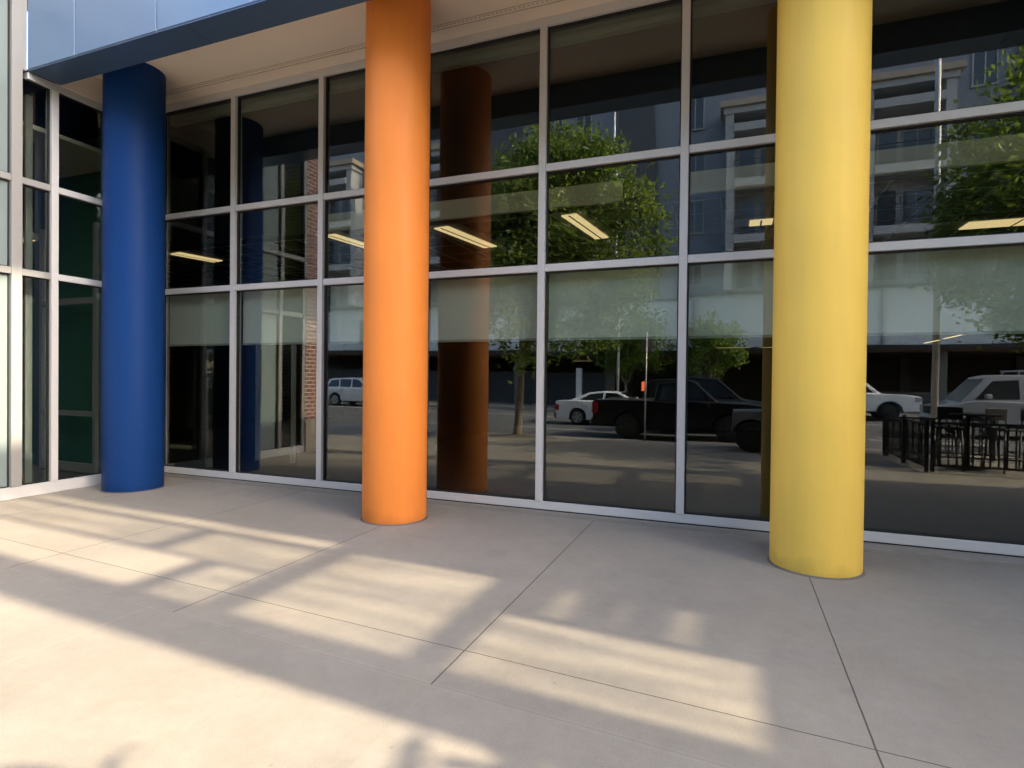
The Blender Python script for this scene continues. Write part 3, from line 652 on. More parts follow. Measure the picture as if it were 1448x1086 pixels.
# ------------------------------------------------------------------ trees
def tree(name, x, y, z0, trunk_h, crown_c, rad, n_clumps, per, label, cat='tree', leafsize=0.11, lean=(0, 0), tr=0.10, m='leaf', seed=1, group=None, extra=()):
    rn = random.Random(seed)
    t = empty(name, (x, y, z0), 0, label, cat, group)
    cc = Vector(crown_c)
    b = MB()
    fork = Vector((lean[0]*0.5, lean[1]*0.5, trunk_h))
    b.path([((0, 0, -0.05), tr*1.45), ((lean[0]*0.05, 0, 0.12), tr*1.1), ((lean[0]*0.25, lean[1]*0.25, trunk_h*0.5), tr*0.92), (tuple(fork), tr*0.8)], 'bark', 12)
    lobes = [(Vector([rn.gauss(0, 1) for _ in range(3)]).normalized(), rn.uniform(-0.30, 0.22), rn.uniform(0.3, 0.75)) for _ in range(16)]
    def reach(d):
        r = 1.0
        for a, amp, wd in lobes:
            c_ = d.dot(a)
            if c_ > 1-wd: r += amp*(c_-(1-wd))/wd
        return max(0.45, r)
    clumps = []
    while len(clumps) < n_clumps:
        d = Vector([rn.gauss(0, 1) for _ in range(3)]).normalized()
        rr = (rn.random()**0.42)*reach(d)
        p = cc + Vector((d.x*rad[0]*rr, d.y*rad[1]*rr, d.z*rad[2]*rr))
        if p.z < trunk_h*0.75: continue
        clumps.append(p)
    clumps += [Vector(e) for e in extra]  # outlying clumps added to cast leaf shadows on the paving
    ne = len(extra)
    limbs = list(map(Vector, extra)) + rn.sample(clumps, min(len(clumps), 34))
    main = []
    for k in range(6):
        a = 2*math.pi*(k+rn.random()*0.5)/6
        e = cc + Vector((math.cos(a)*rad[0]*0.5, math.sin(a)*rad[1]*0.5, rad[2]*rn.uniform(-0.15, 0.65)))
        mid = fork.lerp(e, 0.5) + Vector((rn.uniform(-.15, .15), rn.uniform(-.15, .15), 0.15))
        b.path([(tuple(fork-Vector((0, 0, 0.08))), tr*0.55), (tuple(mid), tr*0.36), (tuple(e), tr*0.16)], 'bark', 8)
        main += [mid, e]
    for p in limbs:
        q = min(main, key=lambda s_: (s_-p).length)
        b.path([(tuple(q), tr*0.17), (tuple(q.lerp(p, 0.5)+Vector((0, 0, 0.06))), tr*0.11), (tuple(p), tr*0.04)], 'bark', 5)
    b.build('trunk', t)
    verts, faces = [], []
    for ci, p in enumerate(clumps):
        sparse = ci >= len(clumps)-ne
        cr = rn.uniform(0.22, 0.42)*(rad[0]/2.4)**0.4
        tw_ = Vector([rn.gauss(0, 1) for _ in range(3)]); tw_.z = abs(tw_.z)*0.6+0.2; tw_.normalize()
        for _ in range(34 if sparse else per):
            o = p + Vector((rn.gauss(0, cr*0.6), rn.gauss(0, cr*0.6), rn.gauss(0, cr*0.5))) + tw_*rn.uniform(-cr, cr)
            ax = Vector([rn.gauss(0, 1) for _ in range(3)]) + tw_*0.9; ax.z -= 0.25; ax.normalize()
            sd = ax.cross(Vector([rn.gauss(0, 1) for _ in range(3)]) + Vector((0, 0, 0.8))).normalized(); up = ax.cross(sd)
            l = leafsize*rn.uniform(0.7, 1.3)*(1.25 if sparse else 1); w_ = l*0.24
            k0 = len(verts)
            verts += [tuple(o), tuple(o+ax*l*0.45+sd*w_+up*w_*0.3), tuple(o+ax*l), tuple(o+ax*l*0.45-sd*w_+up*w_*0.3)]
            faces.append((k0, k0+1, k0+2, k0+3))
    me = bpy.data.meshes.new('crown'); me.from_pydata(verts, [], faces); me.materials.append(M[m])
    o = bpy.data.objects.new('crown', me); COL.objects.link(o); o.parent = t
    return t
tree('street_tree', -5.95, -9.15, walk_z(0, -9.15), 2.3, (0.95, 0, 5.85), (2.85, 2.3, 3.5), 600, 62, 'leafy street tree with slim trunk in a soil pit, reflected right of the orange column', lean=(0.25, 0), tr=0.125, seed=4, leafsize=0.17, group='street trees')
tree('street_tree', 6.35, -8.3, walk_z(0, -8.3), 2.1, (0, 0, 5.4), (2.7, 2.3, 3.0), 430, 58, 'large leafy tree over the fenced patio at the right edge', tr=0.14, seed=11, leafsize=0.17, extra=[(-0.15, 3.80, 5.1), (-0.1, 3.55, 5.15), (0.05, 3.66, 4.95), (0.2, 3.82, 5.0), (-0.35, 3.5, 5.25), (0.0, 3.3, 5.1), (-1.75, 2.95, 5.1), (-1.95, 2.8, 5.0), (-1.6, 2.75, 5.2)], group='street trees')
tree('street_tree', -6.1, -27.1, -0.12, 1.6, (0, 0, 3.9), (2.9, 2.0, 2.2), 170, 40, 'wide yellow green tree behind the black pickup', tr=0.10, seed=21, m='leaf_y', leafsize=0.22, group='street trees')
tree('street_tree', -0.9, -27.1, -0.12, 1.6, (0, 0, 3.8), (2.0, 1.8, 2.0), 110, 40, 'small yellow green tree left of the yellow column', tr=0.08, seed=23, m='leaf_y', leafsize=0.22, group='street trees')

# ------------------------------------------------------------------ vehicles
def arc(cx, cz, r, n=9):          # wheel arch from front to back over the top, seen along the sill from front to rear
    return [(cx+r*math.cos(math.pi*k/n), cz+r*math.sin(math.pi*k/n)) for k in range(n+1)]
def wheel(t, x, y, r, wd, side, rim='rim'):
    b = MB(); b.lathe_y(0, 0, 0, [(r*0.62, -wd/2), (r*0.93, -wd/2), (r, -wd*0.36), (r, wd*0.36), (r*0.93, wd/2), (r*0.62, wd/2)], 'rubber', 32)
    o = b.build('wheel', t, (x, y, r))
    h = MB(); s_ = side
    h.lathe_y(0, s_*wd*0.40, 0, [(r*0.64, -0.02*1), (r*0.64, 0.02)], 'steel_dark', 28)
    for k in range(5):
        a = 2*math.pi*k/5+0.3; ca, sa = math.cos(a), math.sin(a)
        pts = [(-0.06, 0.02), (0.06, 0.02), (0.045, r*0.6), (-0.045, r*0.6)]
        q = [((px*ca-pz*sa), (px*sa+pz*ca)) for px, pz in pts]
        y0 = s_*(wd*0.40+0.022); y1 = s_*(wd*0.40+0.045)
        h.prism(q, min(y0, y1), max(y0, y1), rim)
    h.lathe_y(0, s_*(wd*0.40+0.035), 0, [(r*0.13, -0.02), (r*0.13, 0.02)], rim, 16)
    prof = [(r*0.55, -0.012), (r*0.66, -0.012), (r*0.66, 0.012), (r*0.55, 0.012)]
    n = 28; rings = [[h.bm.verts.new((rr*math.cos(2*math.pi*k/n), s_*(wd*0.40+0.035)+dy, rr*math.sin(2*math.pi*k/n))) for k in range(n)] for rr, dy in prof]
    mi = h._mi(rim)
    for q in range(4):
        A, B = rings[q], rings[(q+1) % 4]
        for k in range(n):
            f = h.bm.faces.new((A[k], A[(k+1) % n], B[(k+1) % n], B[k])); f.material_index = mi
    bmesh.ops.recalc_face_normals(h.bm, faces=h.bm.faces[:])
    h.build('rim', o)
def inset(poly, d):
    cx = sum(p[0] for p in poly)/len(poly); cz = sum(p[1] for p in poly)/len(poly)
    return [(cx+(x-cx)*(1-d/max(0.2, abs(x-cx)+0.1)), cz+(z-cz)*(1-d/max(0.2, abs(z-cz)+0.1))) for x, z in poly]
def vehicle(name, loc, heading, label, cat, w_, sill, wr, wx, top, cabin, wins, paint, rim='rim', doors=(), lights=None, group=None, mirror=None, trim=None, lip=None):
    """top: outline from the rear bumper over the deck to the front bumper; cabin: outline of the glasshouse; wins: side window outlines"""
    t = empty(name, loc, 0 if heading > 0 else math.pi, label, cat, group)
    hw = w_/2; ar = wr*1.17
    poly = [(top[0][0], sill+0.05)] + top + [(top[-1][0], sill+0.05)]
    low = []
    for cx in sorted(wx, reverse=True):
        low += [(cx+ar, sill)] + arc(cx, wr, ar)[1:-1] + [(cx-ar, sill)]
    poly = poly + low
    b = MB(); b.prism(poly, -hw, hw, paint, bev=0.055, seg=3)
    body = b.build('body', t, smooth_angle=35)
    b = MB(); b.box(min(wx)-wr*0.9, max(wx)+wr*0.9, -hw+0.16, hw-0.16, sill-0.06, sill+0.3, 'plastic'); b.box(min(wx)-wr*1.1, max(wx)+wr*1.1, -hw+0.24, hw-0.24, sill+0.3, wr*2.1, 'plastic'); b.build('underbody', t)
    zb = min(z for x, z in cabin); zt = max(z for x, z in cabin)
    tp = lambda z: 1-0.17*max(0, (z-zb))/(zt-zb)
    b = MB(); b.prism(cabin, -(hw-0.05), hw-0.05, paint, bev=0.05, taper=tp, seg=3); cab = b.build('cabin', t, smooth_angle=35)
    for s_ in (-1, 1):
        for wpoly in wins:
            b = MB(); mi = b._mi('car_glass')
            pts = [Vector((x, s_*((hw-0.05)*tp(z)+0.004), z)) for x, z in wpoly]
            f = b.bm.faces.new([b.bm.verts.new(p) for p in pts])
            bmesh.ops.recalc_face_normals(b.bm, faces=[f])
            if f.normal.y*s_ < 0: bmesh.ops.reverse_faces(b.bm, faces=[f])
            bmesh.ops.solidify(b.bm, geom=b.bm.faces[:], thickness=0.012)
            b.build('side_window', t)
    # front and rear glass on the sloping ends of the cabin
    def end_glass(p, q, nm):
        (xa, za), (xb, zb_) = p, q
        d = Vector((xb-xa, 0, zb_-za)); nrm = Vector((d.z, 0, -d.x)).normalized()
        if nrm.x*(1 if nm == 'windscreen' else -1) < 0: nrm = -nrm
        A = Vector((xa, 0, za))+d*0.08+nrm*0.006; B = Vector((xa, 0, za))+d*0.92+nrm*0.006
        ya = (hw-0.05)*tp(A.z)-0.09; yb = (hw-0.05)*tp(B.z)-0.09
        b = MB(); b.quad([(A.x, -ya, A.z), (A.x, ya, A.z), (B.x, yb, B.z), (B.x, -yb, B.z)], 'car_glass')
        f = b.bm.faces[:][0] if False else list(b.bm.faces)[0]; f.normal_update()
        if f.normal.dot(nrm) < 0: bmesh.ops.reverse_faces(b.bm, faces=[f])
        bmesh.ops.solidify(b.bm, geom=list(b.bm.faces), thickness=0.010); b.build(nm, t)
    end_glass(cabin[0], cabin[1], 'rear_window'); end_glass(cabin[-1], cabin[-2], 'windscreen')
    for s_ in (-1, 1):
        for dpoly in doors:
            b = MB(); y0 = s_*(hw-0.002); y1 = s_*(hw+0.006); b.prism(dpoly, min(y0, y1), max(y0, y1), paint, bev=0.004, seg=1); dr = b.build('door', t)
            xr = min(x for x, z in dpoly); zh = max(z for x, z in dpoly)
            b = MB(); ya, yb = sorted((s_*(hw+0.007), s_*(hw+0.035))); b.box(xr+0.07, xr+0.27, ya, yb, zh-0.14, zh-0.105, trim or paint, 0.006); b.build('handle', dr)
    for cx in wx:
        for s_ in (-1, 1): wheel(t, cx, s_*(hw-0.13), wr, 0.24, s_, rim)
        if lip:
            for s_ in (-1, 1):
                b = MB(); outer = arc(cx, wr, ar+0.06, 14); inner = arc(cx, wr, ar-0.005, 14)
                ya, yb = sorted((s_*(hw-0.01), s_*(hw+0.03))); b.prism(outer+inner[::-1], ya, yb, lip, bev=0.008, seg=1); b.build('wheel_arch', t)
    x0 = min(x for x, z in top); x1 = max(x for x, z in top)
    lz = lights or (0.62, 0.80, 0.62, 0.86)
    for s_ in (-1, 1):
        ya, yb = sorted((s_*(hw-0.36), s_*(hw+0.010)))
        MB().box(x1-0.26, x1+0.008, ya, yb, lz[0], lz[1], 'head_lens', 0.02).build('headlight', t)
        ya, yb = sorted((s_*(hw-0.24), s_*(hw+0.010)))
        MB().box(x0-0.008, x0+0.18, ya, yb, lz[2], lz[3], 'red_lens', 0.02).build('taillight', t)
        if mirror:
            ya, yb = sorted((s_*(hw+0.02), s_*(hw+0.22))); MB().box(mirror[0]-0.08, mirror[0]+0.08, ya, yb, mirror[1], mirror[1]+0.15, paint, 0.03).build('wing_mirror', t)
    MB().box(x1-0.06, x1+0.045, -hw+0.06, hw-0.06, sill+0.05, sill+0.27, 'plastic' if trim != 'chrome' else 'chrome', 0.03).build('front_bumper', t)
    MB().box(x0-0.05, x0+0.06, -hw+0.06, hw-0.06, sill+0.05, sill+0.27, 'plastic' if trim != 'chrome' else 'chrome', 0.03).build('rear_bumper', t)
    MB().box(x1-0.03, x1+0.012, -hw+0.42, hw-0.42, lz[0]-0.06, lz[1]-0.02, 'plastic', 0.01).build('grille', t)
    MB().box(x0-0.012, x0+0.02, -0.26, 0.26, lz[2]+0.02, lz[2]+0.13, 'pole_white').build('number_plate', t)
    return t
RZ = -0.268
# white sedan, nose to the right
vehicle('sedan', (-4.75, -17.35, RZ), 1, 'white four door sedan in the far lane, partly hidden by the black pickup', 'car', 1.82, 0.22, 0.33, (-1.42, 1.38),
    [(-2.36, 0.42), (-2.40, 0.62), (-2.38, 0.98), (-2.30, 1.03), (-1.60, 1.05), (0.95, 0.98), (1.6, 0.92), (2.15, 0.80), (2.36, 0.66), (2.38, 0.45)],
    [(-1.85, 1.02), (-0.95, 1.40), (-0.30, 1.46), (0.25, 1.42), (1.15, 0.97)],
    [[(-1.35, 1.08), (-0.88, 1.33), (-0.36, 1.38), (-0.40, 1.05)], [(-0.30, 1.05), (-0.26, 1.385), (0.20, 1.36), (0.80, 1.02)]],
    'car_white', doors=([(-1.0, 0.62), (-0.86, 0.36), (-0.33, 0.34), (-0.35, 1.0), (-1.22, 1.0)], [(-0.31, 0.34), (0.82, 0.36), (0.86, 0.96), (-0.33, 1.0)]), group='vehicles on the street', mirror=(0.72, 1.02))
# silver SUV far left
vehicle('suv', (-21.75, -23.3, RZ), 1, 'silver SUV parked on the far kerb left of the orange column', 'car', 1.92, 0.30, 0.37, (-1.42, 1.44),
    [(-2.30, 0.45), (-2.34, 0.72), (-2.28, 1.10), (-2.2, 1.14), (1.0, 1.10), (1.75, 1.03), (2.25, 0.92), (2.36, 0.74), (2.36, 0.48)],
    [(-2.22, 1.10), (-1.95, 1.66), (-1.5, 1.74), (-0.3, 1.77), (0.35, 1.70), (1.20, 1.08)],
    [[(-2.0, 1.18), (-1.80, 1.58), (-1.22, 1.65), (-1.15, 1.18)], [(-1.07, 1.18), (-1.12, 1.655), (-0.28, 1.68), (-0.25, 1.18)], [(-0.17, 1.18), (-0.19, 1.68), (0.28, 1.63), (0.85, 1.16)]],
    'car_silver', doors=([(-1.0, 0.42), (-0.24, 0.42), (-0.22, 1.09), (-1.1, 1.09)], [(-0.20, 0.42), (0.88, 0.42), (0.92, 1.06), (-0.20, 1.09)]), group='vehicles on the street', mirror=(0.80, 1.12), lights=(0.80, 0.95, 0.9, 1.08))
def pickup(loc, label, paint, rim, L, lift, trim, lip=None):
    z = lift; b0 = -2.9*L; wx = (-1.72*L, 1.62*L)
    t = vehicle('pickup_truck', loc, 1, label, 'pickup truck', 2.0, 0.40+z, 0.41, wx,
        [(b0, 0.62+z), (b0-0.02, 1.22+z), (b0+0.06, 1.27+z), (-0.85*L, 1.27+z), (1.25*L, 1.24+z), (2.25*L, 1.20+z), (2.74*L, 1.12+z), (2.84*L, 0.98+z), (2.84*L, 0.62+z)],
        [(-0.86*L, 1.22+z), (-0.76*L, 1.80+z), (-0.45*L, 1.88+z), (0.35*L, 1.88+z), (0.62*L, 1.82+z), (1.30*L, 1.22+z)],
        [[(-0.70*L, 1.30+z), (-0.63*L, 1.74+z), (0.02*L, 1.79+z), (0.04*L, 1.30+z)], [(0.11*L, 1.30+z), (0.09*L, 1.79+z), (0.55*L, 1.75+z), (0.98*L, 1.28+z)]],
        paint, rim=rim, doors=([(-0.78*L, 0.58+z), (0.06*L, 0.58+z), (0.07*L, 1.21+z), (-0.80*L, 1.22+z)], [(0.09*L, 0.58+z), (1.0*L, 0.58+z), (1.03*L, 1.19+z), (0.09*L, 1.21+z)]),
        lights=(0.86+z, 1.10+z, 0.82+z, 1.20+z), group='vehicles on the street', mirror=(0.95*L, 1.28+z), trim=trim, lip=lip)
    # load bed: dark well with bright rails along its top
    MB().box(b0+0.10, -0.90*L, -0.86, 0.86, 1.262+z, 1.276+z, 'plastic').build('load_bed', t)
    for s_ in (-1, 1):
        ya, yb = sorted((s_*0.90, s_*0.985)); MB().box(b0+0.12, -1.72*L, ya, yb, 1.268+z, 1.30+z, 'steel_grey', 0.005).build('bed_rail', t)
        MB().box(-1.52*L, -0.94*L, ya, yb, 1.268+z, 1.30+z, 'steel_grey', 0.005).build('bed_rail', t)
    return t
pickup((-1.55, -12.42, RZ), 'black pickup truck with its tailgate towards the white sedan', 'car_black', 'rim_dark', 0.95, -0.02, None)
pickup((5.0, -24.9, RZ), 'white pickup truck with its nose right of the yellow column', 'car_white', 'rim_dark', 1.0, 0.05, 'chrome', 'plastic')
# dark SUV behind the pickup, brake lamp lit
t = vehicle('suv', (-0.75, -15.0, RZ), 1, 'dark SUV with one lit red tail lamp above the bed of the black pickup', 'car', 1.98, 0.34, 0.39, (-1.5, 1.5),
    [(-2.42, 0.5), (-2.45, 0.8), (-2.40, 1.22), (-2.3, 1.26), (1.05, 1.22), (1.9, 1.12), (2.35, 1.0), (2.44, 0.8), (2.44, 0.5)],
    [(-2.38, 1.22), (-2.22, 1.84), (-1.8, 1.95), (-0.3, 1.98), (0.35, 1.92), (1.20, 1.20)],
    [[(-2.15, 1.32), (-2.0, 1.78), (-1.22, 1.87), (-1.15, 1.32)], [(-1.07, 1.32), (-1.12, 1.875), (-0.28, 1.89), (-0.25, 1.32)], [(-0.17, 1.32), (-0.19, 1.89), (0.28, 1.85), (0.85, 1.28)]],
    'car_black', rim='rim_dark', doors=([(-1.0, 0.5), (-0.24, 0.5), (-0.22, 1.2), (-1.1, 1.2)], [(-0.20, 0.5), (0.88, 0.5), (0.92, 1.18), (-0.20, 1.2)]), group='vehicles on the street', mirror=(0.80, 1.24), lights=(0.92, 1.08, 0.98, 1.18))
for yy in (0.80,): MB().box(-2.40, -2.26, yy, yy+0.18, 1.52, 1.86, 'red_lamp', 0.02).build('brake_lamp', t)
# work van, nose to the left
v = vehicle('van', (8.9, -17.2, RZ), -1, 'grey work van with roof rack and grey lettering strips at the right edge', 'van', 2.0, 0.34, 0.36, (-1.7, 1.55),
    [(-2.78, 0.5), (-2.80, 0.9), (-2.78, 1.28), (1.6, 1.26), (2.1, 1.16), (2.45, 1.04), (2.58, 0.84), (2.58, 0.5)],
    [(-2.78, 1.24), (-2.72, 2.02), (-2.55, 2.10), (0.85, 2.10), (1.2, 2.02), (1.98, 1.18)],
    [[(0.35, 1.34), (0.37, 1.94), (1.05, 1.90), (1.55, 1.30)]],
    'van_grey', rim='rim', doors=([(0.20, 0.5), (1.18, 0.5), (1.25, 1.2), (0.20, 1.24)], [(-1.0, 0.5), (0.16, 0.5), (0.16, 1.22), (-1.0, 1.22)]), group='vehicles on the street', mirror=(1.25, 1.34), lights=(0.82, 1.02, 0.9, 1.5))
rk = MB()
for yy in (-0.62, 0.62): rk.tube((-2.5, yy, 2.24), (0.35, yy, 2.24), 0.025, 0.025, 'steel_grey', 8)
for xx in (-2.4, -1.5, -0.6, 0.3): rk.tube((xx, -0.7, 2.22), (xx, 0.7, 2.22), 0.02, 0.02, 'steel_grey', 8); rk.tube((xx, -0.62, 2.06), (xx, -0.62, 2.24), 0.018, 0.018, 'steel_grey', 6); rk.tube((xx, 0.62, 2.06), (xx, 0.62, 2.24), 0.018, 0.018, 'steel_grey', 6)
rk.tube((-2.3, 0.25, 2.31), (-0.2, 0.25, 2.31), 0.09, 0.09, 'steel_dark', 12); rk.build('roof_rack', v)
for s_ in (-1, 1):
    d = MB(); r2 = random.Random(5)
    for q in range(3):
        x = -2.4
        while x < -0.2:
            l = r2.uniform(0.10, 0.32)
            zc = 1.44+q*0.17; yy = s_*(0.95*(1-0.17*(zc-1.24)/0.84)+0.003)
            y0, y1 = sorted((yy, yy+s_*0.012)); d.box(x, x+l, y0, y1, zc, zc+0.075, 'van_text'); x += l+0.06
    y0, y1 = sorted((s_*1.001, s_*1.006)); d.box(-2.5, -0.2, y0, y1, 1.10, 1.16, 'red_lens'); d.box(-2.0, -0.7, y0, y1, 0.80, 0.98, 'van_text')
    d.build('lettering', v)

# small utility buggy on the pavement, left of the yellow column
def buggy(loc):
    t = empty('utility_buggy', loc, 0, 'small open utility buggy with grey fender and chunky tyre beside the yellow column', 'utility buggy')
    hw = 0.66; wr = 0.36; wx = (0.42, 1.98)
    poly = [(0.0, 0.62), (0.02, 0.96), (0.78, 0.98), (0.88, 0.62), (1.42, 0.60), (1.50, 0.98), (2.2, 0.92), (2.42, 0.80), (2.44, 0.52)]
    low = []
    for cx in sorted(wx, reverse=True): low += [(cx+0.43, 0.42)] + arc(cx, wr, 0.43)[1:-1] + [(cx-0.43, 0.42)]
    MB().prism(poly+low, -hw, hw, 'car_grey', bev=0.04).build('body', t, smooth_angle=35)
    MB().box(0.5, 1.9, -0.45, 0.45, 0.30, 0.60, 'plastic').build('chassis', t)
    for cx in wx:
        for s_ in (-1, 1): wheel(t, cx, s_*(hw-0.05), wr, 0.26, s_, 'rim_dark')
    b = MB()
    for s_ in (-1, 1):
        b.path([((0.80, s_*0.58, 0.95), 0.022), ((0.86, s_*0.56, 1.72), 0.022), ((1.55, s_*0.56, 1.76), 0.022), ((1.92, s_*0.58, 0.95), 0.022)], 'steel_dark', 8)
    for xx, zz in ((0.86, 1.72), (1.55, 1.76)): b.tube((xx, -0.56, zz), (xx, 0.56, zz), 0.022, 0.022, 'steel_dark', 8)
    b.build('roll_cage', t)
    MB().box(0.78, 1.66, -0.60, 0.60, 1.775, 1.815, 'plastic', 0.015).build('roof', t)
    b = MB(); b.box(0.86, 1.36, -0.54, 0.54, 0.63, 0.78, 'plastic', 0.04); b.box(0.84, 0.96, -0.54, 0.54, 0.78, 1.25, 'plastic', 0.04); b.build('seat', t)
    b = MB(); b.tube((1.75, -0.28, 0.95), (1.52, -0.28, 1.12), 0.018, 0.018, 'steel_dark', 8)
    n = 20
    ringp = [(1.52+0.09*math.sin(2*math.pi*k/n)*0.6, -0.28+0.17*math.cos(2*math.pi*k/n), 1.12+0.15*math.sin(2*math.pi*k/n)) for k in range(n+1)]
    b.path([(p, 0.014) for p in ringp], 'steel_dark', 6, False); b.build('steering_wheel', t)
    for s_ in (-1, 1):
        ya, yb = sorted((s_*0.28, s_*0.56)); MB().box(2.36, 2.448, ya, yb, 0.66, 0.80, 'head_lens', 0.02).build('headlight', t)
    return t
buggy((0.05, -8.35, walk_z(0, -8.35)))

# ------------------------------------------------------------------ street furniture
def lamp_pole(x, y, z, h, label, reach):
    t = empty('lamp_post', (x, y, z), 0, label, 'lamp post', 'white lamp posts')
    b = MB(); b.path([((0, 0, 0), 0.075), ((0, 0, h*0.5), 0.062), ((0, 0, h), 0.05)], 'pole_white', 16); b.build('pole', t)
    b = MB(); b.tube((0, 0, 0), (0, 0, 0.06), 0.17, 0.17, 'pole_white', 16); b.tube((0, 0, 0.06), (0, 0, 0.4), 0.10, 0.09, 'pole_white', 16); b.build('base', t)
    b = MB(); b.path([((0, 0, h-0.1), 0.035), ((0, reach*0.4, h+0.15), 0.03), ((0, reach, h+0.2), 0.028)], 'pole_white', 8); b.build('arm', t)
    y0, y1 = sorted((reach*0.9, reach*1.5)); MB().box(-0.14, 0.14, y0, y1, h+0.14, h+0.23, 'steel_grey', 0.02).build('lamp_head', t)
lamp_pole(4.42, -9.5, walk_z(0, -9.5), 12.5, 'tall white lamp post rising behind the patio fence', -1.2)
lamp_pole(-6.35, -25.9+0.0, -0.125, 17.0, 'very tall white lamp post beyond the tree top in the middle bay', 1.2)
t = empty('sign_post', (-2.35, -9.55, walk_z(0, -9.5)), 0, 'thin grey sign post standing before the black pickup', 'sign post')
MB().tube((0, 0, 0), (0, 0, 3.1), 0.025, 0.025, 'steel_grey', 10).build('post', t); MB().box(-0.15, 0.15, -0.035, -0.027, 2.55, 3.05, 'steel_grey', 0.002).build('plate', t)
t = empty('notice_pillar', (-8.9, -27.0, -0.125), 0, 'short white pillar showing above the roof of the white sedan', 'pillar')
MB().box(-0.17, 0.17, -0.1, 0.1, 0, 2.5, 'pole_white', 0.02).build('pillar', t); MB().box(-0.2, 0.2, -0.13, 0.13, -0.001, 0.12, 'steel_grey', 0.01).build('foot', t)

def fence_panel(p0, p1, label):
    p0 = Vector(p0); p1 = Vector(p1); d = p1-p0; L = d.length
    t = empty('patio_fence', tuple(p0), math.atan2(d.y, d.x), label, 'fence', 'black steel patio fence')
    b = MB(); b.box(0.03, L-0.03, -0.018, 0.018, 0.86, 0.90, 'steel_dark', 0.004); b.box(0.03, L-0.03, -0.018, 0.018, 0.10, 0.14, 'steel_dark', 0.004); b.box(0.03, L-0.03, -0.014, 0.014, 0.26, 0.29, 'steel_dark')
    b.build('rail', t)
    b = MB(); n = int(L/0.115)
    for k in range(1, n): x = L*k/n; b.box(x-0.011, x+0.011, -0.011, 0.011, 0.141, 0.859, 'steel_dark')
    b.build('balusters', t)
    for x in (0, L): MB().box(x-0.028, x+0.028, -0.028, 0.028, 0, 0.97, 'steel_dark', 0.004).build('post', t)
g = -0.02
fence_panel((3.18, -8.35, -0.085), (3.22, -7.0, -0.05), 'fence panel farthest along the left side of the patio')
fence_panel((3.22, -6.93, -0.046), (3.26, -5.62, -0.011), 'fence panel at the near left corner of the patio')
fence_panel((3.33, -5.55, -0.010), (5.0, -5.5, -0.008), 'front fence panel of the patio nearest the glass')
fence_panel((5.07, -5.5, -0.008), (7.0, -5.45, -0.007), 'front fence panel of the patio at the frame edge')
fence_panel((3.25, -8.42, -0.087), (5.2, -8.45, -0.088), 'rear fence panel of the patio on the street side')
def bar_table(x, y, label):
    t = empty('bar_table', (x, y, walk_z(x, y)), 0, label, 'bar table', 'patio bar tables')
    MB().box(-0.38, 0.38, -0.38, 0.38, 1.02, 1.055, 'steel_dark', 0.01).build('tabletop', t)
    MB().tube((0, 0, 0.03), (0, 0, 1.02), 0.04, 0.04, 'steel_dark', 12).build('stem', t); MB().tube((0, 0, 0), (0, 0, 0.03), 0.26, 0.24, 'steel_dark', 24).build('base', t)
bar_table(4.15, -6.5, 'black bar table near the left side of the patio'); bar_table(5.5, -6.6, 'black bar table deeper to the right in the patio')
def stool_proto():
    t = empty('bar_chair', (0, 0, 0), 0, 'black bar chair', 'bar chair', 'tall bar chairs on the patio')
    for sx in (-1, 1):
        for sy in (-1, 1): MB().tube((sx*0.22, sy*0.22, 0), (sx*0.18, sy*0.18, 0.76), 0.016, 0.016, 'steel_dark', 8).build('leg', t)
    b = MB()
    for a, c in (((-0.21, -0.21), (0.21, -0.21)), ((0.21, -0.21), (0.21, 0.21)), ((0.21, 0.21), (-0.21, 0.21)), ((-0.21, 0.21), (-0.21, -0.21))): b.tube((*a, 0.28), (*c, 0.28), 0.011, 0.011, 'steel_dark', 6)
    b.build('footrest', t)
    MB().box(-0.21, 0.21, -0.21, 0.21, 0.76, 0.80, 'steel_dark', 0.012).build('seat', t)
    b = MB(); b.box(-0.20, 0.20, -0.225, -0.195, 0.93, 1.16, 'steel_dark', 0.012)
    for sx in (-1, 1): b.tube((sx*0.17, -0.19, 0.79), (sx*0.18, -0.21, 1.0), 0.014, 0.014, 'steel_dark', 6)
    b.build('backrest', t); return t
sp = stool_proto()
spots = [(3.75, -6.15, 0.3, 'bar chair closest to the left fence corner'), (4.6, -6.15, -0.4, 'bar chair between the two bar tables'), (3.8, -6.95, 2.6, 'bar chair behind the left bar table'), (5.1, -6.1, 0.2, 'bar chair in front of the right bar table'), (5.3, -7.25, 3.0, 'bar chair behind the right bar table'), (4.65, -7.4, 2.2, 'bar chair at the back of the patio by the lamp post')]
for n, (x, y, a, lab) in enumerate(spots):
    o = sp if n == 0 else copy_tree(sp)
    o.location = (x, y, walk_z(x, y)); o.rotation_euler = (0, 0, a); o['label'] = lab

# the street sits half a metre farther out than it was drawn above
OFF = 2*YW
for o in list(COL.objects):
    if o.parent is None and (o.name.split('.')[0] in ('kerb', 'road', 'far_pavement', 'road_markings', 'tree_pit_soil') or o.location.y < -5.2):
        o.location.y += OFF

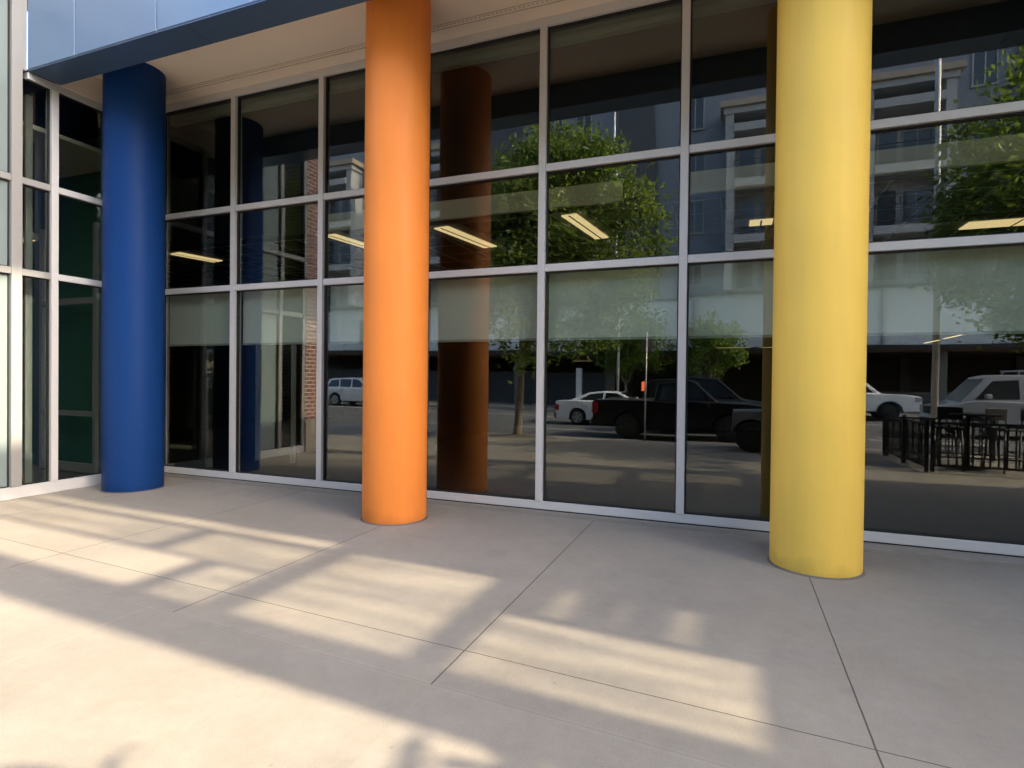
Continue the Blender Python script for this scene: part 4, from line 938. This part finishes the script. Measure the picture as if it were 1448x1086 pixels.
# ------------------------------------------------------------------ light, sky, camera
EL = 36.87
world = bpy.data.worlds.new('World'); scene.world = world; world.use_nodes = True
nt = world.node_tree; bg = nt.nodes['Background']
sky = nt.nodes.new('ShaderNodeTexSky'); sky.sky_type = 'NISHITA'; sky.sun_disc = False
sky.sun_elevation = R(EL); sky.sun_rotation = R(93.4); sky.air_density = 1.0; sky.dust_density = 3.0; sky.ozone_density = 0.5
nt.links.new(sky.outputs[0], bg.inputs['Color']); bg.inputs['Strength'].default_value = 0.15
sun = bpy.data.lights.new('sun', 'SUN'); sun.energy = 2.0; sun.angle = R(0.55); sun.color = (1.0, 0.86, 0.63)
so = bpy.data.objects.new('sun', sun); COL.objects.link(so)
d = Vector((-1.0, 0.06, -0.751)).normalized()
so.rotation_euler = d.to_track_quat('-Z', 'Y').to_euler(); so.location = (20, -6, 25)

cam = bpy.data.cameras.new('camera'); co = bpy.data.objects.new('camera', cam); COL.objects.link(co)
yaw, pit, rol = R(21.228), R(-0.572), R(0.608)
F0 = Vector((-math.sin(yaw), math.cos(yaw), 0)); Rt = Vector((math.cos(yaw), math.sin(yaw), 0)); Z = Vector((0, 0, 1))
fwd = F0*math.cos(pit)+Z*math.sin(pit); up2 = Z*math.cos(pit)-F0*math.sin(pit)
r3 = Rt*math.cos(rol)+up2*math.sin(rol); u3 = up2*math.cos(rol)-Rt*math.sin(rol)
mx = Matrix((r3, u3, -fwd)).transposed().to_4x4(); mx.translation = (0, -6.61, 1.6)
co.matrix_world = mx
cam.sensor_width = 36; cam.lens = 803.6/1448*36; cam.clip_end = 6000; cam.clip_start = 0.05
scene.camera = co
scene.view_settings.view_transform = 'Standard'; scene.view_settings.look = 'None'; scene.view_settings.exposure = 2.65; scene.view_settings.gamma = 1
cy = scene.cycles
cy.use_denoising = True; cy.max_bounces = 10; cy.diffuse_bounces = 5; cy.glossy_bounces = 6; cy.transmission_bounces = 6; cy.transparent_max_bounces = 32
cy.sample_clamp_indirect = 8; cy.caustics_reflective = False; cy.caustics_refractive = False
